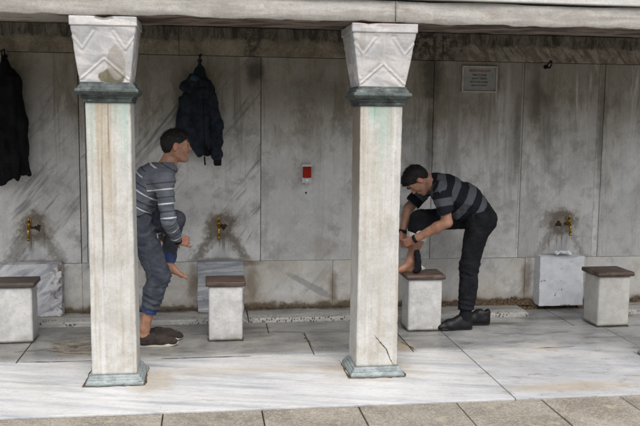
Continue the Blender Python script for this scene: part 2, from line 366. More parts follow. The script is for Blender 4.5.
def mat_wood():
    m = Mat('weathered_wood'); x, y, z = m.sep()
    v = m.noise(m.map(m.P, (1.2, 14, 14)), 4, 7, .65, .6)
    base = m.mix(m.rng(v, .35, .65), (.035, .022, .017), (.125, .080, .062))
    base = m.mix(m.rng(m.noise(m.P, 9, 5, .6), .5, .7), base, (.14, .11, .09))
    base = m.mix(m.rng(x, -1, -1.2), base, m.mix(.6, base, (.045, .038, .033)))
    return m.out(base, .6, m.bump(v, .5, .004))

def mat_paving():
    m = Mat('paving_aggregate'); x, y, z = m.sep(); r = m.attr('rnd')
    n = m.noise(m.P, 3, 6, .6, w=m.math('MULTIPLY', r, 20))
    base = m.mix(m.rng(n, .35, .65), (.24, .21, .165), (.38, .345, .285))
    base = m.mix(m.math('MULTIPLY', r, .35), base, (.26, .24, .205))
    g1 = m.voro(m.P, 130, out='Color'); g1 = m.sep(g1)[0]
    base = m.mix(m.math('MULTIPLY', m.rng(g1, .55, .95), .5), base, (.52, .49, .43))
    base = m.mix(m.math('MULTIPLY', m.rng(g1, .35, .05), .5), base, (.15, .13, .10))
    n2 = m.noise(m.P, 9, 7, .7)
    base = m.mix(m.math('MULTIPLY', m.rng(n2, .55, .66), .6), base, (.50, .44, .33))
    base = m.mix(m.math('MULTIPLY', m.rng(m.noise(m.P, 5, 8, .75), .52, .66), .6), base, (.17, .15, .115))
    base = m.grain(base, .12, k=.88)
    h = m.math('ADD', m.math('MULTIPLY', m.voro(m.P, 130), -1), m.noise(m.P, 60, 4, .7))
    return m.out(base, .85, m.bump(h, .8, .006))

def mat_plain(name, a, b=None, sc=12, rough=.6, metal=0, bump=.2, bsc=30, spec=.5, strength=.005):
    m = Mat(name)
    col = a if b is None else m.mix(m.rng(m.noise(m.P, sc, 6, .65), .35, .65), a, b)
    return m.out(col, rough, m.bump(m.noise(m.P, bsc, 5, .6), bump, strength), metal, spec)

def mat_cloth(name, a, b, weave=420, fold=(9, 9, 4), rough=.9, spec=.2):
    m = Mat(name)
    col = m.mix(m.rng(m.noise(m.P, 14, 6, .65), .35, .65), a, b)
    h = m.math('ADD', m.math('MULTIPLY', m.noise(m.map(m.P, fold), 3, 5, .55, .6), 1.2), m.math('MULTIPLY', m.noise(m.P, weave, 2, .5), .12))
    return m.out(col, rough, m.bump(h, .7, .012), spec=spec)

def mat_stripe(name, kind):
    m = Mat(name); s = m.attr('stripe')
    if kind == 'thin':
        f = m.math('FRACT', m.math('DIVIDE', s, .098))
        base = m.mix(m.rng(m.noise(m.P, 20, 5, .6), .3, .7), (.105, .117, .140), (.140, .152, .178))
        wl = m.math('LESS_THAN', m.math('ABSOLUTE', m.math('SUBTRACT', f, .5)), .048)
        dl = m.math('LESS_THAN', m.math('ABSOLUTE', m.math('SUBTRACT', f, .02)), .07)
        base = m.mix(dl, base, (.055, .06, .08)); base = m.mix(wl, base, (.60, .62, .66))
    else:
        f = m.math('FRACT', m.math('DIVIDE', s, .125))
        base = m.mix(m.math('LESS_THAN', f, .47), (.010, .012, .016), (.085, .09, .105))
    h = m.math('ADD', m.noise(m.map(m.P, (5, 5, 5)), 3, 5, .55, .8), m.math('MULTIPLY', m.noise(m.P, 500, 2, .5), .1))
    return m.out(base, .9, m.bump(h, .6, .010), spec=.2)

def mat_skin():
    m = Mat('skin'); red = m.attr('red')
    base = m.mix(m.rng(m.noise(m.P, 18, 5, .6), .35, .65), (.30, .150, .092), (.42, .225, .148))
    base = m.mix(m.math('MULTIPLY', red, .65), base, (.50, .17, .12))
    base = m.mix(m.attr('beard'), base, (.20, .13, .10))
    return m.out(base, .5, m.bump(m.noise(m.P, 120, 4, .6), .15, .002), sss=.12)

MT = dict(floor=mat_floor(), ledge=mat_ledge(), wall=mat_wall(), wallb=mat_wall(True), course=mat_course(), shaft=mat_column(), cap=mat_column('capital'),
          lead=mat_collar(), leadp=mat_collar(False), lintel=mat_lintel(), cornice=mat_lintel(True), stool=mat_stool(), block=mat_block(), wood=mat_wood(), paving=mat_paving(),
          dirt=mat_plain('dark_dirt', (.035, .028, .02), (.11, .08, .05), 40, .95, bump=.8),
          mud=mat_plain('brown_mortar_crumbs', (.05, .034, .02), (.18, .12, .07), 60, .95, bump=1, strength=.01),
          roof=mat_plain('roof_boards', (.10, .08, .06), (.20, .16, .12), 6, .8),
          iron=mat_plain('black_iron', (.012, .012, .013), (.03, .026, .022), 40, .5, .6),
          brass=mat_plain('brass', (.55, .36, .09), (.34, .21, .06), 60, .32, 1, .1),
          hole=mat_plain('dark_hole', (.02, .015, .01), (.05, .035, .02), 40, .95),
          white=mat_plain('white_plastic', (.62, .63, .62), (.70, .71, .70), 20, .35, bump=.03),
          redp=mat_plain('red_plastic', (.26, .012, .008), (.36, .02, .012), 10, .15, bump=.02),
          tissue=mat_plain('tissue', (.80, .82, .86), (.86, .88, .90), 20, .9),
          plate=mat_plain('plaque_face', (.27, .275, .27), (.33, .335, .32), 14, .4, bump=.05),
          platef=mat_plain('plaque_frame', (.50, .50, .47), (.36, .36, .33), 20, .4, bump=.1),
          redt=mat_plain('red_lettering', (.28, .085, .085)), blackt=mat_plain('dark_lettering', (.10, .10, .10)),
          skin=mat_skin(), hair=None,
          jeans=mat_cloth('grey_blue_denim', (.044, .051, .068), (.080, .088, .108)),
          blackc=mat_cloth('black_cotton', (.006, .007, .009), (.014, .015, .019)),
          navy=mat_cloth('navy_coat_cloth', (.012, .016, .024), (.028, .036, .050), fold=(7, 7, 2)),
          blackcoat=mat_cloth('black_coat_cloth', (.004, .004, .005), (.010, .010, .012), fold=(7, 7, 2)),
          bluelin=mat_cloth('blue_lining', (.03, .055, .15), (.045, .08, .21)),
          tealin=mat_cloth('teal_lining', (.02, .05, .075), (.03, .07, .10)),
          whitelin=mat_cloth('white_lining', (.62, .60, .56), (.70, .68, .64)),
          sweater=mat_stripe('striped_sweater', 'thin'), polo=mat_stripe('striped_polo', 'wide'),
          suede=mat_plain('brown_suede', (.020, .014, .012), (.045, .033, .028), 30, .9, bump=.4),
          leather=mat_plain('black_leather', (.005, .005, .006), (.011, .011, .013), 20, .5, bump=.3, spec=.3),
          sole=mat_plain('cream_rubber', (.48, .45, .38), (.56, .53, .46), 20, .7), bsole=mat_plain('black_rubber', (.010, .010, .011), None, rough=.7),
          eye=mat_plain('eye_white', (.30, .27, .25), None, rough=.35), iris=mat_plain('dark_iris', (.02, .012, .01), None, rough=.15))
mh = Mat('black_hair'); MT['hair'] = mh.out(mh.mix(mh.noise(mh.map(mh.P, (1, 1, 1)), 60, 3), (.006, .005, .005), (.016, .013, .012)), .55,
                                            mh.bump(mh.noise(mh.map(mh.P, (3, 3, 1)), 60, 4, .7), .8, .006), spec=.35)

# ------------------------------------------------------------------ object helpers
def tag(o, label=None, cat=None, group=None, kind=None):
    for k, v in (('label', label), ('category', cat), ('group', group), ('kind', kind)):
        if v: o[k] = v
    return o
def thing(name, label, cat, loc, group=None, rz=0):
    o = bpy.data.objects.new(name, None); C.objects.link(o); o.location = loc; o.rotation_euler = (0, 0, rz)
    o.empty_display_size = .1
    return tag(o, label, cat, group)
def mesh_obj(name, verts, faces, mat, parent=None, smooth=False, attrs=None, world=True):
    """verts in world coordinates; stored relative to the parent's location"""
    v = np.asarray(verts, dtype=np.float64).reshape(-1, 3)
    if parent is not None and world: v = v - np.array(parent.location)
    me = bpy.data.meshes.new(name); me.from_pydata(v.tolist(), [], [tuple(int(i) for i in f) for f in faces]); me.update()
    for k, arr in (attrs or {}).items():
        a = me.attributes.new(k, 'FLOAT', 'POINT'); a.data.foreach_set('value', np.asarray(arr, dtype=np.float32))
    me.materials.append(mat)
    if smooth: me.polygons.foreach_set('use_smooth', [True] * len(me.polygons))
    o = bpy.data.objects.new(name, me); C.objects.link(o)
    if parent is not None: o.parent = parent
    return o
class MB:
    def __init__(s): s.v = []; s.f = []; s.a = []
    def add(s, v, f, rnd=0):
        n = len(s.v); s.v += [tuple(p) for p in v]; s.f += [tuple(i + n for i in q) for q in f]; s.a += [rnd] * len(v)
    def box(s, a, b, bev=.0, rnd=0, jit=0):
        bm = bmesh.new(); bmesh.ops.create_cube(bm, size=1)
        for v in bm.verts: v.co = Vector([(a[i] + b[i]) / 2 + v.co[i] * (b[i] - a[i]) for i in range(3)])
        if bev: bmesh.ops.bevel(bm, geom=list(bm.edges), offset=bev, segments=2, profile=.6, affect='EDGES')
        bm.verts.index_update()
        s.add([tuple(v.co) for v in bm.verts], [[v.index for v in f.verts] for f in bm.faces], rnd); bm.free()
    def build(s, name, mat, parent=None, smooth=False):
        return mesh_obj(name, s.v, s.f, mat, parent, smooth, {'rnd': s.a})
def tube(path, radii, n=12, caps=True):
    path = [Vector(p) for p in path]; V = []; F = []
    up = Vector((.13, .21, .97)).normalized(); prev = None
    for i, p in enumerate(path):
        t = (path[min(i + 1, len(path) - 1)] - path[max(i - 1, 0)]).normalized()
        a = t.cross(up) if prev is None else prev - t * prev.dot(t)
        if a.length < 1e-4: a = t.cross(Vector((1, 0, 0)))
        a.normalize(); b = t.cross(a); prev = a
        for k in range(n):
            an = 2 * math.pi * k / n
            V.append(p + (a * math.cos(an) + b * math.sin(an)) * radii[i])
    for i in range(len(path) - 1):
        for k in range(n): F.append((i * n + k, i * n + (k + 1) % n, (i + 1) * n + (k + 1) % n, (i + 1) * n + k))
    if caps: F.append(tuple(range(n))[::-1]); F.append(tuple((len(path) - 1) * n + k for k in range(n)))
    return V, F
def lathe(c, prof, axis='z', n=20):
    path = []; rad = []
    for h, r in prof:
        path.append((c[0], c[1], c[2] + h) if axis == 'z' else (c[0], c[1] + h, c[2])); rad.append(r)
    return tube(path, rad, n)

# value noise in numpy
_rs = np.random.RandomState(3); _T = _rs.rand(64, 64, 64).astype(np.float32)
def vnoise(p):
    p = np.asarray(p); i = np.floor(p).astype(int); f = p - i; f = f * f * (3 - 2 * f); i &= 63; j = (i + 1) & 63
    X0, Y0, Z0 = i.T; X1, Y1, Z1 = j.T; fx, fy, fz = f.T
    a = _T[X0, Y0, Z0] * (1 - fx) + _T[X1, Y0, Z0] * fx; b = _T[X0, Y1, Z0] * (1 - fx) + _T[X1, Y1, Z0] * fx
    c = _T[X0, Y0, Z1] * (1 - fx) + _T[X1, Y0, Z1] * fx; d = _T[X0, Y1, Z1] * (1 - fx) + _T[X1, Y1, Z1] * fx
    return (a * (1 - fy) + b * fy) * (1 - fz) + (c * (1 - fy) + d * fy) * fz - .5
def fbm(p, oct=3):
    p = np.asarray(p); s = 0; a = 1
    for k in range(oct): s = s + a * vnoise(p * 2 ** k + 7.3 * k); a *= .5
    return s

# square loft: a column part; profile = [(z, half width)], relief(face, s, z, hw) -> outward offset
def loft(cx, cy, prof, n=24, relief=None, round_=.012, wob=0, attr=None):
    V = []; F = []; A = []
    ss = np.linspace(-1, 1, n, endpoint=False)
    for z, h in prof:
        for face in range(4):
            for s in ss:
                # rounded corner
                e = round_ / max(h, 1e-3); off = 0
                if abs(s) > 1 - e:
                    t = (abs(s) - (1 - e)) / e; off = -round_ * .45 * t * t
                r = relief(face, s, z, h) if relief else 0
                g = attr(face, s, z, h) if attr else 0
                d = h + off + r; u = s * (h + off)
                px, py = [(u, -d), (d, u), (-u, d), (-d, -u)][face]
                V.append((cx + px, cy + py, z)); A.append(g)
    V = np.array(V)
    if wob:
        V += np.stack([fbm(V * 9 + k * 11, 4) for k in range(3)], 1) * wob
    m = 4 * n
    for i in range(len(prof) - 1):
        for k in range(m): F.append((i * m + k, i * m + (k + 1) % m, (i + 1) * m + (k + 1) % m, (i + 1) * m + k))
    F.append(tuple(range(m))[::-1]); F.append(tuple((len(prof) - 1) * m + k for k in range(m)))
    return V, F, A

def ribbon(pts, wid, z_n=(0, 0, 1), seed=1, sub=8):
    """thin irregular crack laid on a surface: slightly raised sliver with normal z_n"""
    r = random.Random(seed); P = []
    for a, b in zip(pts[:-1], pts[1:]):
        a = Vector(a); b = Vector(b)
        for k in range(sub): P.append(a.lerp(b, k / sub))
    P.append(Vector(pts[-1])); nrm = Vector(z_n)
    V = []; F = []
    L = len(P)
    for i, p in enumerate(P):
        t = (P[min(i + 1, L - 1)] - P[max(i - 1, 0)]).normalized(); s = t.cross(nrm).normalized()
        w_ = wid * (.35 + .9 * r.random()) * min(1, 4 * min(i + .3, L - 1 - i + .3) / L + .15)
        p = p + s * (r.random() - .5) * wid * 1.3
        V += [p + s * w_, p + nrm * .0015, p - s * w_]
    for i in range(L - 1):
        F += [(3 * i, 3 * i + 3, 3 * i + 4, 3 * i + 1), (3 * i + 1, 3 * i + 4, 3 * i + 5, 3 * i + 2)]
    return V, F

# ------------------------------------------------------------------ THE SETTING
g = MB(); g.v = [(-80, -80, -.06), (80, -80, -.06), (80, 80, -.06), (-80, 80, -.06)]; g.f = [(0, 1, 2, 3)]; g.a = [0] * 4
tag(g.build('ground', MT['paving']), kind='structure')

def slab_grid(mb, xs, y0, y1, z0, z1, gap, bev, rnds=None, jit=.0):
    for i, (a, b) in enumerate(zip(xs[:-1], xs[1:])):
        mb.box((a + gap / 2, y0 + gap / 2, z0), (b - gap / 2, y1 - gap / 2, z1 + random.uniform(-jit, jit)), bev, rnds[i] if rnds else random.random())
# paving in front: aggregate slabs
pv = MB()
xs = [-6.5, -5.6, -4.4, -3.2, -2.1, -1.15, -.235, .305, .85, 1.42, 1.93, 2.415, 3.0, 3.7, 4.6, 5.6, 7]
slab_grid(pv, xs, 3.55, 4.436, -.10, -.006, .007, .004, jit=.003)
for r_ in range(9):
    xs2 = [-7 + .8 * k + random.uniform(-.1, .1) + .3 * (r_ % 2) for k in range(19)]
    slab_grid(pv, xs2, 3.55 - .8 * (r_ + 1), 3.55 - .8 * r_, -.10, -.008, .012, .006, jit=.003)
tag(pv.build('pavement', MT['paving']), kind='structure')
# marble floor
fl = MB()
slab_grid(fl, [-6, -3.9, -1.9, 1.782, 4.4, 6.5], 4.440, 5.462, -.10, 0, .006, .004, [.12, .31, .52, .83, .4], jit=.001)
slab_grid(fl, [-6, -4.2, -2.6, -1.23, .735, 1.435, 1.785, 3.10, 4.6, 6.5], 5.462, 6.065, -.10, -.001, .007, .005, [.2, .7, .44, .1, .63, .9, .35, .58, .8], jit=.0015)
slab_grid(fl, [-6, -3.5, -1.6, .47, 2.0, 2.9, 4.8, 6.5], 6.065, 6.80, -.10, -.004, .008, .006, [.5, .3, .77, .15, .93, .62, .2], jit=.001)
tag(fl.build('marble_floor', MT['floor']), kind='structure')
lg = MB()
for a, b in ((-6, -1.55), (-1.54, .33), (.335, 2.655), (3.36, 6.5)):
    lg.box((a, 6.405, -.02), (b, 6.735, .032), .011, .3)
tag(lg.build('gutter_ledge', MT['ledge']), kind='structure')
jd = MB(); jd.box((-6, 4.43, -.09), (6.5, 6.9, -.012), 0)
tag(jd.build('joint_bed', MT['dirt']), kind='structure')

# cracks and dirt-filled joints in the floor
ck = MB()
for pts, wd, sd_ in (([(.715, 6.04, .001), (.735, 5.93, .001), (.718, 5.88, .001), (.745, 5.80, .001), (.735, 5.70, .001), (.755, 5.60, .001)], .005, 3),
                 ([(-.12, 6.07, .001), (.10, 6.09, .001), (.24, 6.075, .001), (.5, 6.10, .001), (.8, 6.055, .001), (1.1, 6.05, .001)], .004, 5),
                 ([(1.40, 5.72, .001), (1.44, 5.60, .001), (1.455, 5.475, .001)], .007, 7), ([(2.35, 5.47, .002), (2.5, 5.462, .002), (2.62, 5.47, .002)], .004, 8),
                 ([(-1.2, 5.47, .002), (-.9, 5.46, .002), (-.45, 5.47, .002)], .004, 9), ([(-.30, 5.463, .002), (-.1, 5.46, .002), (.3, 5.466, .002)], .006, 10),
                 ([(-1.1, 5.95, .001), (-.98, 5.87, .001), (-.9, 5.84, .001), (-.75, 5.86, .001)], .003, 12), ([(-1.3, 5.72, .001), (-1.1, 5.76, .001), (-.95, 5.66, .001), (-.8, 5.63, .001)], .003, 13)):
    v, f = ribbon(pts, wd, seed=sd_); ck.add(v, f)
tag(ck.build('floor_crack', MT['dirt']), kind='stuff')
tag(bpy.context.scene.objects['floor_crack'], 'thin black cracks and grime lines in the grey marble floor', 'floor cracks')
# crumbs of brown mortar along the wall foot
def crumbs(x0, x1, y0, y1, z, n, amp, seed):
    rs = np.random.RandomState(seed); nx = int((x1 - x0) / .008); ny = 12
    X, Y = np.meshgrid(np.linspace(x0, x1, nx), np.linspace(y0, y1, ny), indexing='ij')
    P = np.stack([X, Y, np.zeros_like(X)], -1).reshape(-1, 3)
    h = np.clip(fbm(P * 48 + seed, 4) * .8 + .5, 0, 2) * amp
    t = (P[:, 1] - y0) / (y1 - y0); h *= np.clip(t * 1.6, 0, 1) * (.6 + .8 * np.clip(vnoise(P * 5) + .5, 0, 1))
    P[:, 2] = z - .004 + h
    F = [(i * ny + j, (i + 1) * ny + j, (i + 1) * ny + j + 1, i * ny + j + 1) for i in range(nx - 1) for j in range(ny - 1)]
    return P.tolist(), F
cm = MB()
for a in ((1.75, 2.80, 6.67, 6.729, .032, 0, .060, 1), (2.68, 3.36, 6.64, 6.729, -.004, 0, .065, 2), (3.36, 4.4, 6.68, 6.729, .032, 0, .055, 3)):
    cm.add(*crumbs(*a))
tag(cm.build('mortar_rubble', MT['mud'], smooth=False), 'strip of crumbling brown mortar along the foot of the wall at right', 'rubble', kind='stuff')
cm = MB()
for a in ((-1.0, -.10, 6.70, 6.728, .032, 0, .028, 4), (.33, 1.75, 6.695, 6.728, .032, 0, .032, 5)):
    cm.add(*crumbs(*a))
tag(cm.build('dirt_line', MT['dirt']), 'narrow dark dirt line where the wall meets the gutter ledge', 'dirt', kind='stuff')

# the back wall
wall = thing('marble_wall', 'stained grey marble slab wall behind the washing places', 'wall', (1, 6.9, 0))
b = MB(); b.box((-6, 6.745, -.1), (6.5, 7.0, 2.7), 0); b.build('wall_core', MT['mud'], wall)
xe = [-6, -4.4, -2.42, -.985, -.935, .449, 1.885, 2.645, 2.668, 3.335, 3.39, 4.8, 6.5]
rn = [.3, .1, .62, .2, .91, .37, .55, .8, .15, .25, .72, .5]
for i, (a, c_) in enumerate(zip(xe[:-1], xe[1:])):
    b = MB(); dy = (.0, .004, .001, .006, .0, .003, .001, .005, .002, .005, .001, 0)[i]
    gp = (.003, .002, .003, .003, .003, .0025, .0012, .0012, .001, .0014, .001, .001)[i]; b.box((a + gp, 6.728 + dy, .4365), (c_ - gp, 6.80, 2.096), .003, rn[i]); b.build('wall_panel', MT['wall'], wall)
xb = [-6, -3.6, -1.6, -.985, .12, 1.055, 2.74, 3.3, 5, 6.5]
for i, (a, c_) in enumerate(zip(xb[:-1], xb[1:])):
    b = MB(); b.box((a + .001, 6.734 + .002 * (i % 3), -.02), (c_ - .001, 6.80, .4342), .003, (.1, .5, .8, .3, .65, .2, .9, .4, .7)[i]); b.build('base_panel', MT['wallb'], wall)
xc = [-6, -3.1, -.2, 1.95, 4.1, 6.5]
for i, (a, c_) in enumerate(zip(xc[:-1], xc[1:])):
    b = MB(); b.box((a + .001, 6.720, 2.100), (c_ - .001, 6.80, 2.322), .005, i * .2); b.build('upper_course', MT['course'], wall)
b = MB(); b.box((-6, 6.66, 2.325), (6.5, 6.80, 2.337), .002); b.build('shelf_moulding', MT['lintel'], wall)

# roof over the washing place
rf = thing('roof', 'dark boarded underside of the fountain roof above the lintels', 'roof', (1, 6, 2.34))
b = MB(); b.box((-6, 5.0, 2.345), (6.5, 7.1, 2.50), .0); b.build('roof_slab', MT['roof'], rf)
b = MB(); b.box((-6, 4.80, 2.50), (6.5, 7.1, 2.75), .01); b.build('roof_edge', MT['cornice'], rf)
# unseen building behind the camera, added to block the low sky
cb = thing('sky_blocker_building', 'unseen long grey stone building added across the paving to block low sky light', 'building', (0, -13, 0))
b = MB(); b.box((-30, -19, -.05), (30, -13, 6.0), .02); b.build('wall', MT['lintel'], cb)
b = MB(); b.box((-30.6, -19.6, 6.003), (30.6, -12.4, 6.5), .02); b.build('roof', MT['roof'], cb)
for k in range(12):
    b = MB(); b.box((-27.5 + 5 * k - .8, -12.995, 1.4), (-27.5 + 5 * k + .8, -12.95, 4.2), .01); b.build('window', MT['lead'], cb)
# lintels
def lintel(x0, x1, label, dz=0):
    t = thing('lintel', label, 'lintel', ((x0 + x1) / 2, 5.1, 2.175), 'marble lintels over the pillars')
    nx = int((x1 - x0) / .02); X = np.linspace(x0, x1, nx); V = []; F = []
    ring = [(4.902, 2.178), (4.895, 2.184), (4.893, 2.22), (4.895, 2.27), (4.897, 2.305), (4.905, 2.309), (5.285, 2.309), (5.290, 2.25), (5.290, 2.18), (5.283, 2.175), (5.20, 2.175), (5.10, 2.175), (5.0, 2.175), (4.93, 2.175)]
    m = len(ring)
    for x in X: V += [(x, y, z + dz) for y, z in ring]
    V = np.array(V); nz = np.stack([fbm(V * (3, 9, 9) + 20 * k, 4) for k in range(3)], 1); V[:, 1:] += nz[:, 1:] * .010
    V[:, 2] += np.where(V[:, 2] < 2.2, fbm(V * (9, 9, 1) + 5, 3) * .012, 0)
    for i in range(nx - 1):
        for k in range(m): F.append((i * m + k, (i + 1) * m + k, (i + 1) * m + (k + 1) % m, i * m + (k + 1) % m))
    F.append(tuple(range(m))); F.append(tuple((nx - 1) * m + k for k in range(m))[::-1])
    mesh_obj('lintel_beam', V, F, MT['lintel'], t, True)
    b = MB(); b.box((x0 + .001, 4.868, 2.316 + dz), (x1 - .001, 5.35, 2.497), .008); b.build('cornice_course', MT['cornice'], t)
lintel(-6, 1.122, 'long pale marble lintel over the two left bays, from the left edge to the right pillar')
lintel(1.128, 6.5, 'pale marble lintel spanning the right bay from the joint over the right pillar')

# ------------------------------------------------------------------ columns
def column(x, cw, label, seed, crack=False, sh=.131, yc=5.09, lean=0):
    t = thing('pillar', label, 'pillar', (x, yc, 0), 'square marble pillars along the front')
    # plinth
    pr = [(0, .171), (.012, .172), (.022, .168), (.030, .160), (.036, .160), (.040, .152), (.052, .149), (.058, .141)]
    V, F, A = loft(x + lean, yc, pr, 20, round_=.004, wob=.002); mesh_obj('plinth', V, F, MT['leadp'], t)
    zs = np.linspace(.056, 1.692, 90)
    def rel(face, s, z, h):
        a = 0
        if abs(s) > .93: a -= max(0, math.sin(z * 37 + face * 9 + seed) * math.sin(z * 91 + seed * 3) - .35) * .005
        return a
    V, F, A = loft(x, yc, [(z, sh + .002 * math.sin(z * 3 + seed)) for z in zs], 30, rel, round_=.006, wob=.0009); V[:, 0] += lean * (.9 - .45 * V[:, 2] / 1.69)
    mesh_obj('shaft', V, F, MT['shaft'], t, True)
    pr = [(1.688, .140), (1.690, .143), (1.711, .144), (1.713, .150), (1.723, .151), (1.725, .156), (1.732, .167), (1.740, .176), (1.749, .181), (1.760, .179), (1.766, .175), (1.768, .166), (1.779, .163), (1.786, .157), (1.790, .153), (1.803, .151)]
    V, F, A = loft(x + lean * .4, yc, pr, 20, round_=.005, wob=.0018); mesh_obj('collar', V, F, MT['lead'], t)
    # capital with raised triangular fillets
    z0, z1 = 1.800, 2.172; w0, w1 = .144, cw / 2
    def segd(p, a, b):
        ax, ay = a; bx, by = b; dx, dy = bx - ax, by - ay; q = max(0, min(1, ((p[0] - ax) * dx + (p[1] - ay) * dy) / (dx * dx + dy * dy)))
        return math.hypot(p[0] - ax - q * dx, p[1] - ay - q * dy)
    zt = 2.118
    T = zt - z0
    def lines(s, z, h):
        p = (s * h, z)
        H = lambda zz: w0 + (w1 - w0) * (zz - z0) / (zt - z0)
        L = []
        for sg in (-1, 1):
            L += [((0, z0 + .62 * T - .06), (sg * H(z0) * .93, z0 + .02)),                      # lower inverted V
                  ((sg * .055, zt - .03), (sg * H(z0 + .7 * T) * .70, z0 + .60 * T)),              # upper V, inner leg
                  ((sg * H(z0 + .7 * T) * .70, z0 + .60 * T), (sg * H(zt) * .93, zt - .06))]      # upper V, outer leg
            if crack: L += [((sg * H(z0 + .7 * T) * .70, z0 + .60 * T), (sg * H(z0 + .2 * T) * .80, z0 + .22 * T))]
        if crack: L += [((0, zt - .01), (0, z0 + .62 * T - .06))]
        return min(segd(p, a, b) for a, b in L)
    zs = list(np.linspace(z0, zt - .004, 62)) + [zt, zt + .004] + list(np.linspace(zt + .008, z1, 8))
    def hw(z):
        q = (z - z0) / (z1 - z0)
        return w0 + (w1 - w0) * min(1, q * 1.16) + (.006 if z > zt else 0) - (.004 if zt - .003 < z < zt + .003 else 0)
    def rel(face, s, z, h):
        if z > zt - .006:
            ch = -.022 * max(0, 1 - abs(s - (.02 if not crack else -.5)) / .28) * max(0, (z - 2.15) / .02) if face == 0 else 0
            return ch
        d = lines(s, z, h); return .0055 * math.exp(-(d / .0045) ** 2) - .004 * math.exp(-(max(0, d - .010) / .012) ** 2)
    def at(face, s, z, h):
        return math.exp(-(lines(s, z, h) / .004) ** 2) if z < zt - .006 else 0
    V, F, A = loft(x, yc, [(z, hw(z)) for z in zs], 56, rel, round_=.006, wob=.0022, attr=at)
    mesh_obj('capital', V, F, MT['cap'], t, True, {'groove': A})
    if crack:
        v, f = ribbon([(x - .02, yc - sh - .003, .262), (x + .02, yc - sh - .004, .215), (x + .062, yc - sh - .004, .165), (x + .082, yc - sh - .003, .11), (x + .108, yc - sh - .003, .062)], .0028, (0, -1, 0), 4)
        mesh_obj('crack', v, f, MT['dirt'], t)
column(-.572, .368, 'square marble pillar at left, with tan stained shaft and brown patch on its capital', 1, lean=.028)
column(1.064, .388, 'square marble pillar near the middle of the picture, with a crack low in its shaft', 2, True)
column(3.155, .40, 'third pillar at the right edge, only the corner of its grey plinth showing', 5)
# grime round the plinths; contact shadow painted as dark strips round the stools
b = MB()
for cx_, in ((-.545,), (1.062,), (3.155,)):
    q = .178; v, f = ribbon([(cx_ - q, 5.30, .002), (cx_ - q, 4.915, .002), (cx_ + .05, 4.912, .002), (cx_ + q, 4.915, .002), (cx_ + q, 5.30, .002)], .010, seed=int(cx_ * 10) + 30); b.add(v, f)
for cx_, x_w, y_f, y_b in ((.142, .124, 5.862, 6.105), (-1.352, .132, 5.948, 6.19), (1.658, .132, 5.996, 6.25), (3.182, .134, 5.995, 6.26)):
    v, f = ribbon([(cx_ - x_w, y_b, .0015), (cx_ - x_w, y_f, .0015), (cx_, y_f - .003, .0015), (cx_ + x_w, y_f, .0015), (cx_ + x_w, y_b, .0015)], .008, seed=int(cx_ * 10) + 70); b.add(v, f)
tag(b.build('plinth_grime_stool_shadow', MT['dirt']), 'dark grime line on the floor round the pillar feet, painted contact shadow round the stools', 'grime', kind='stuff')

# ------------------------------------------------------------------ stools
def child_copy(src, loc, rz, label):
    r = src.copy(); C.objects.link(r); r.location = loc; r.rotation_euler = (0, 0, rz); r['label'] = label
    for ch in [o for o in bpy.data.objects if o.parent == src]:
        c = ch.copy(); C.objects.link(c); c.parent = r
        for g2 in [o for o in bpy.data.objects if o.parent == ch]:
            d = g2.copy(); C.objects.link(d); d.parent = c
    return r
G = 'marble stools with wooden seats in front of the taps'
st = thing('stool', 'white marble block stool with brown wooden seat, in front of the middle tap', 'stool', (.142, 5.985, 0), G)
V, F, A = loft(.142, 5.985, [(z, .122) for z in np.linspace(.006, .403, 22)], 16, round_=.006, wob=.0018); V[:, 1] = 5.985 + (V[:, 1] - 5.985) * .90 - .008; mesh_obj('stool_block', V, F, MT['stool'], st, True)
V, F, A = loft(.142, 5.985, [(.4035, .139), (.408, .143), (.421, .144), (.433, .143), (.437, .139)], 20, round_=.005, wob=.0022); V[:, 1] = 5.985 + (V[:, 1] - 5.985) * .90 - .008; mesh_obj('seat', V, F, MT['wood'], st, True)
child_copy(st, (-1.352, 6.07, 0), math.radians(1), 'marble block stool with dark wooden seat, cut by the left edge of the picture').scale = (1.07, 1, 1)
child_copy(st, (1.658, 6.125, 0), math.radians(-1), 'marble block stool with wooden seat under the raised bare foot of the bending man').scale = (1.07, 1.05, 1.0)
child_copy(st, (3.182, 6.13, 0), math.radians(1.5), 'yellowish marble stool with wooden seat standing in the right bay').scale = (1.08, 1.1, 1.0)

# blocks under the taps
def block(x0, x1, top, label, dip=0, z0=.034):
    o = None; cx_ = (x0 + x1) / 2; n = 26
    hx = (x1 - x0) / 2; V = []; F = []
    zs = np.linspace(z0, top, 24)
    per = []
    for s in np.linspace(-1, 1, n): per.append((s * hx, 6.603))
    for y in (6.62, 6.65, 6.69, 6.725): per.append((hx, y))
    for s in np.linspace(1, -1, n): per.append((s * hx, 6.727))
    for y in (6.69, 6.65, 6.62): per.append((-hx, y))
    m = len(per)
    for z in zs:
        for px, py in per:
            zz = z - dip * max(0, 1 - (px / hx * 1.4) ** 2) * ((z - z0) / (top - z0)) ** 6 * (1 if py < 6.7 else .2)
            V.append((cx_ + px, py, zz))
    V = np.array(V); V[:, :2] += (np.stack([fbm(V * 13 + 9 * k, 4) for k in range(2)], 1) * .008)
    for i in range(len(zs) - 1):
        for k in range(m): F.append((i * m + k, i * m + (k + 1) % m, (i + 1) * m + (k + 1) % m, (i + 1) * m + k))
    F.append(tuple((len(zs) - 1) * m + k for k in range(m))); F.append(tuple(range(m))[::-1])
    o = mesh_obj('marble_block', V, F, MT['block'])
    tag(o, label, 'block', 'marble blocks under the taps')
block(-1.62, -1.125, .452, 'bluish veined marble block against the wall under the left tap')
block(-.064, .303, .452, 'dark grey banded marble block behind the middle stool')
block(2.822, 3.215, .462, 'smooth white marble block under the right tap, a tissue lying on it', .028)

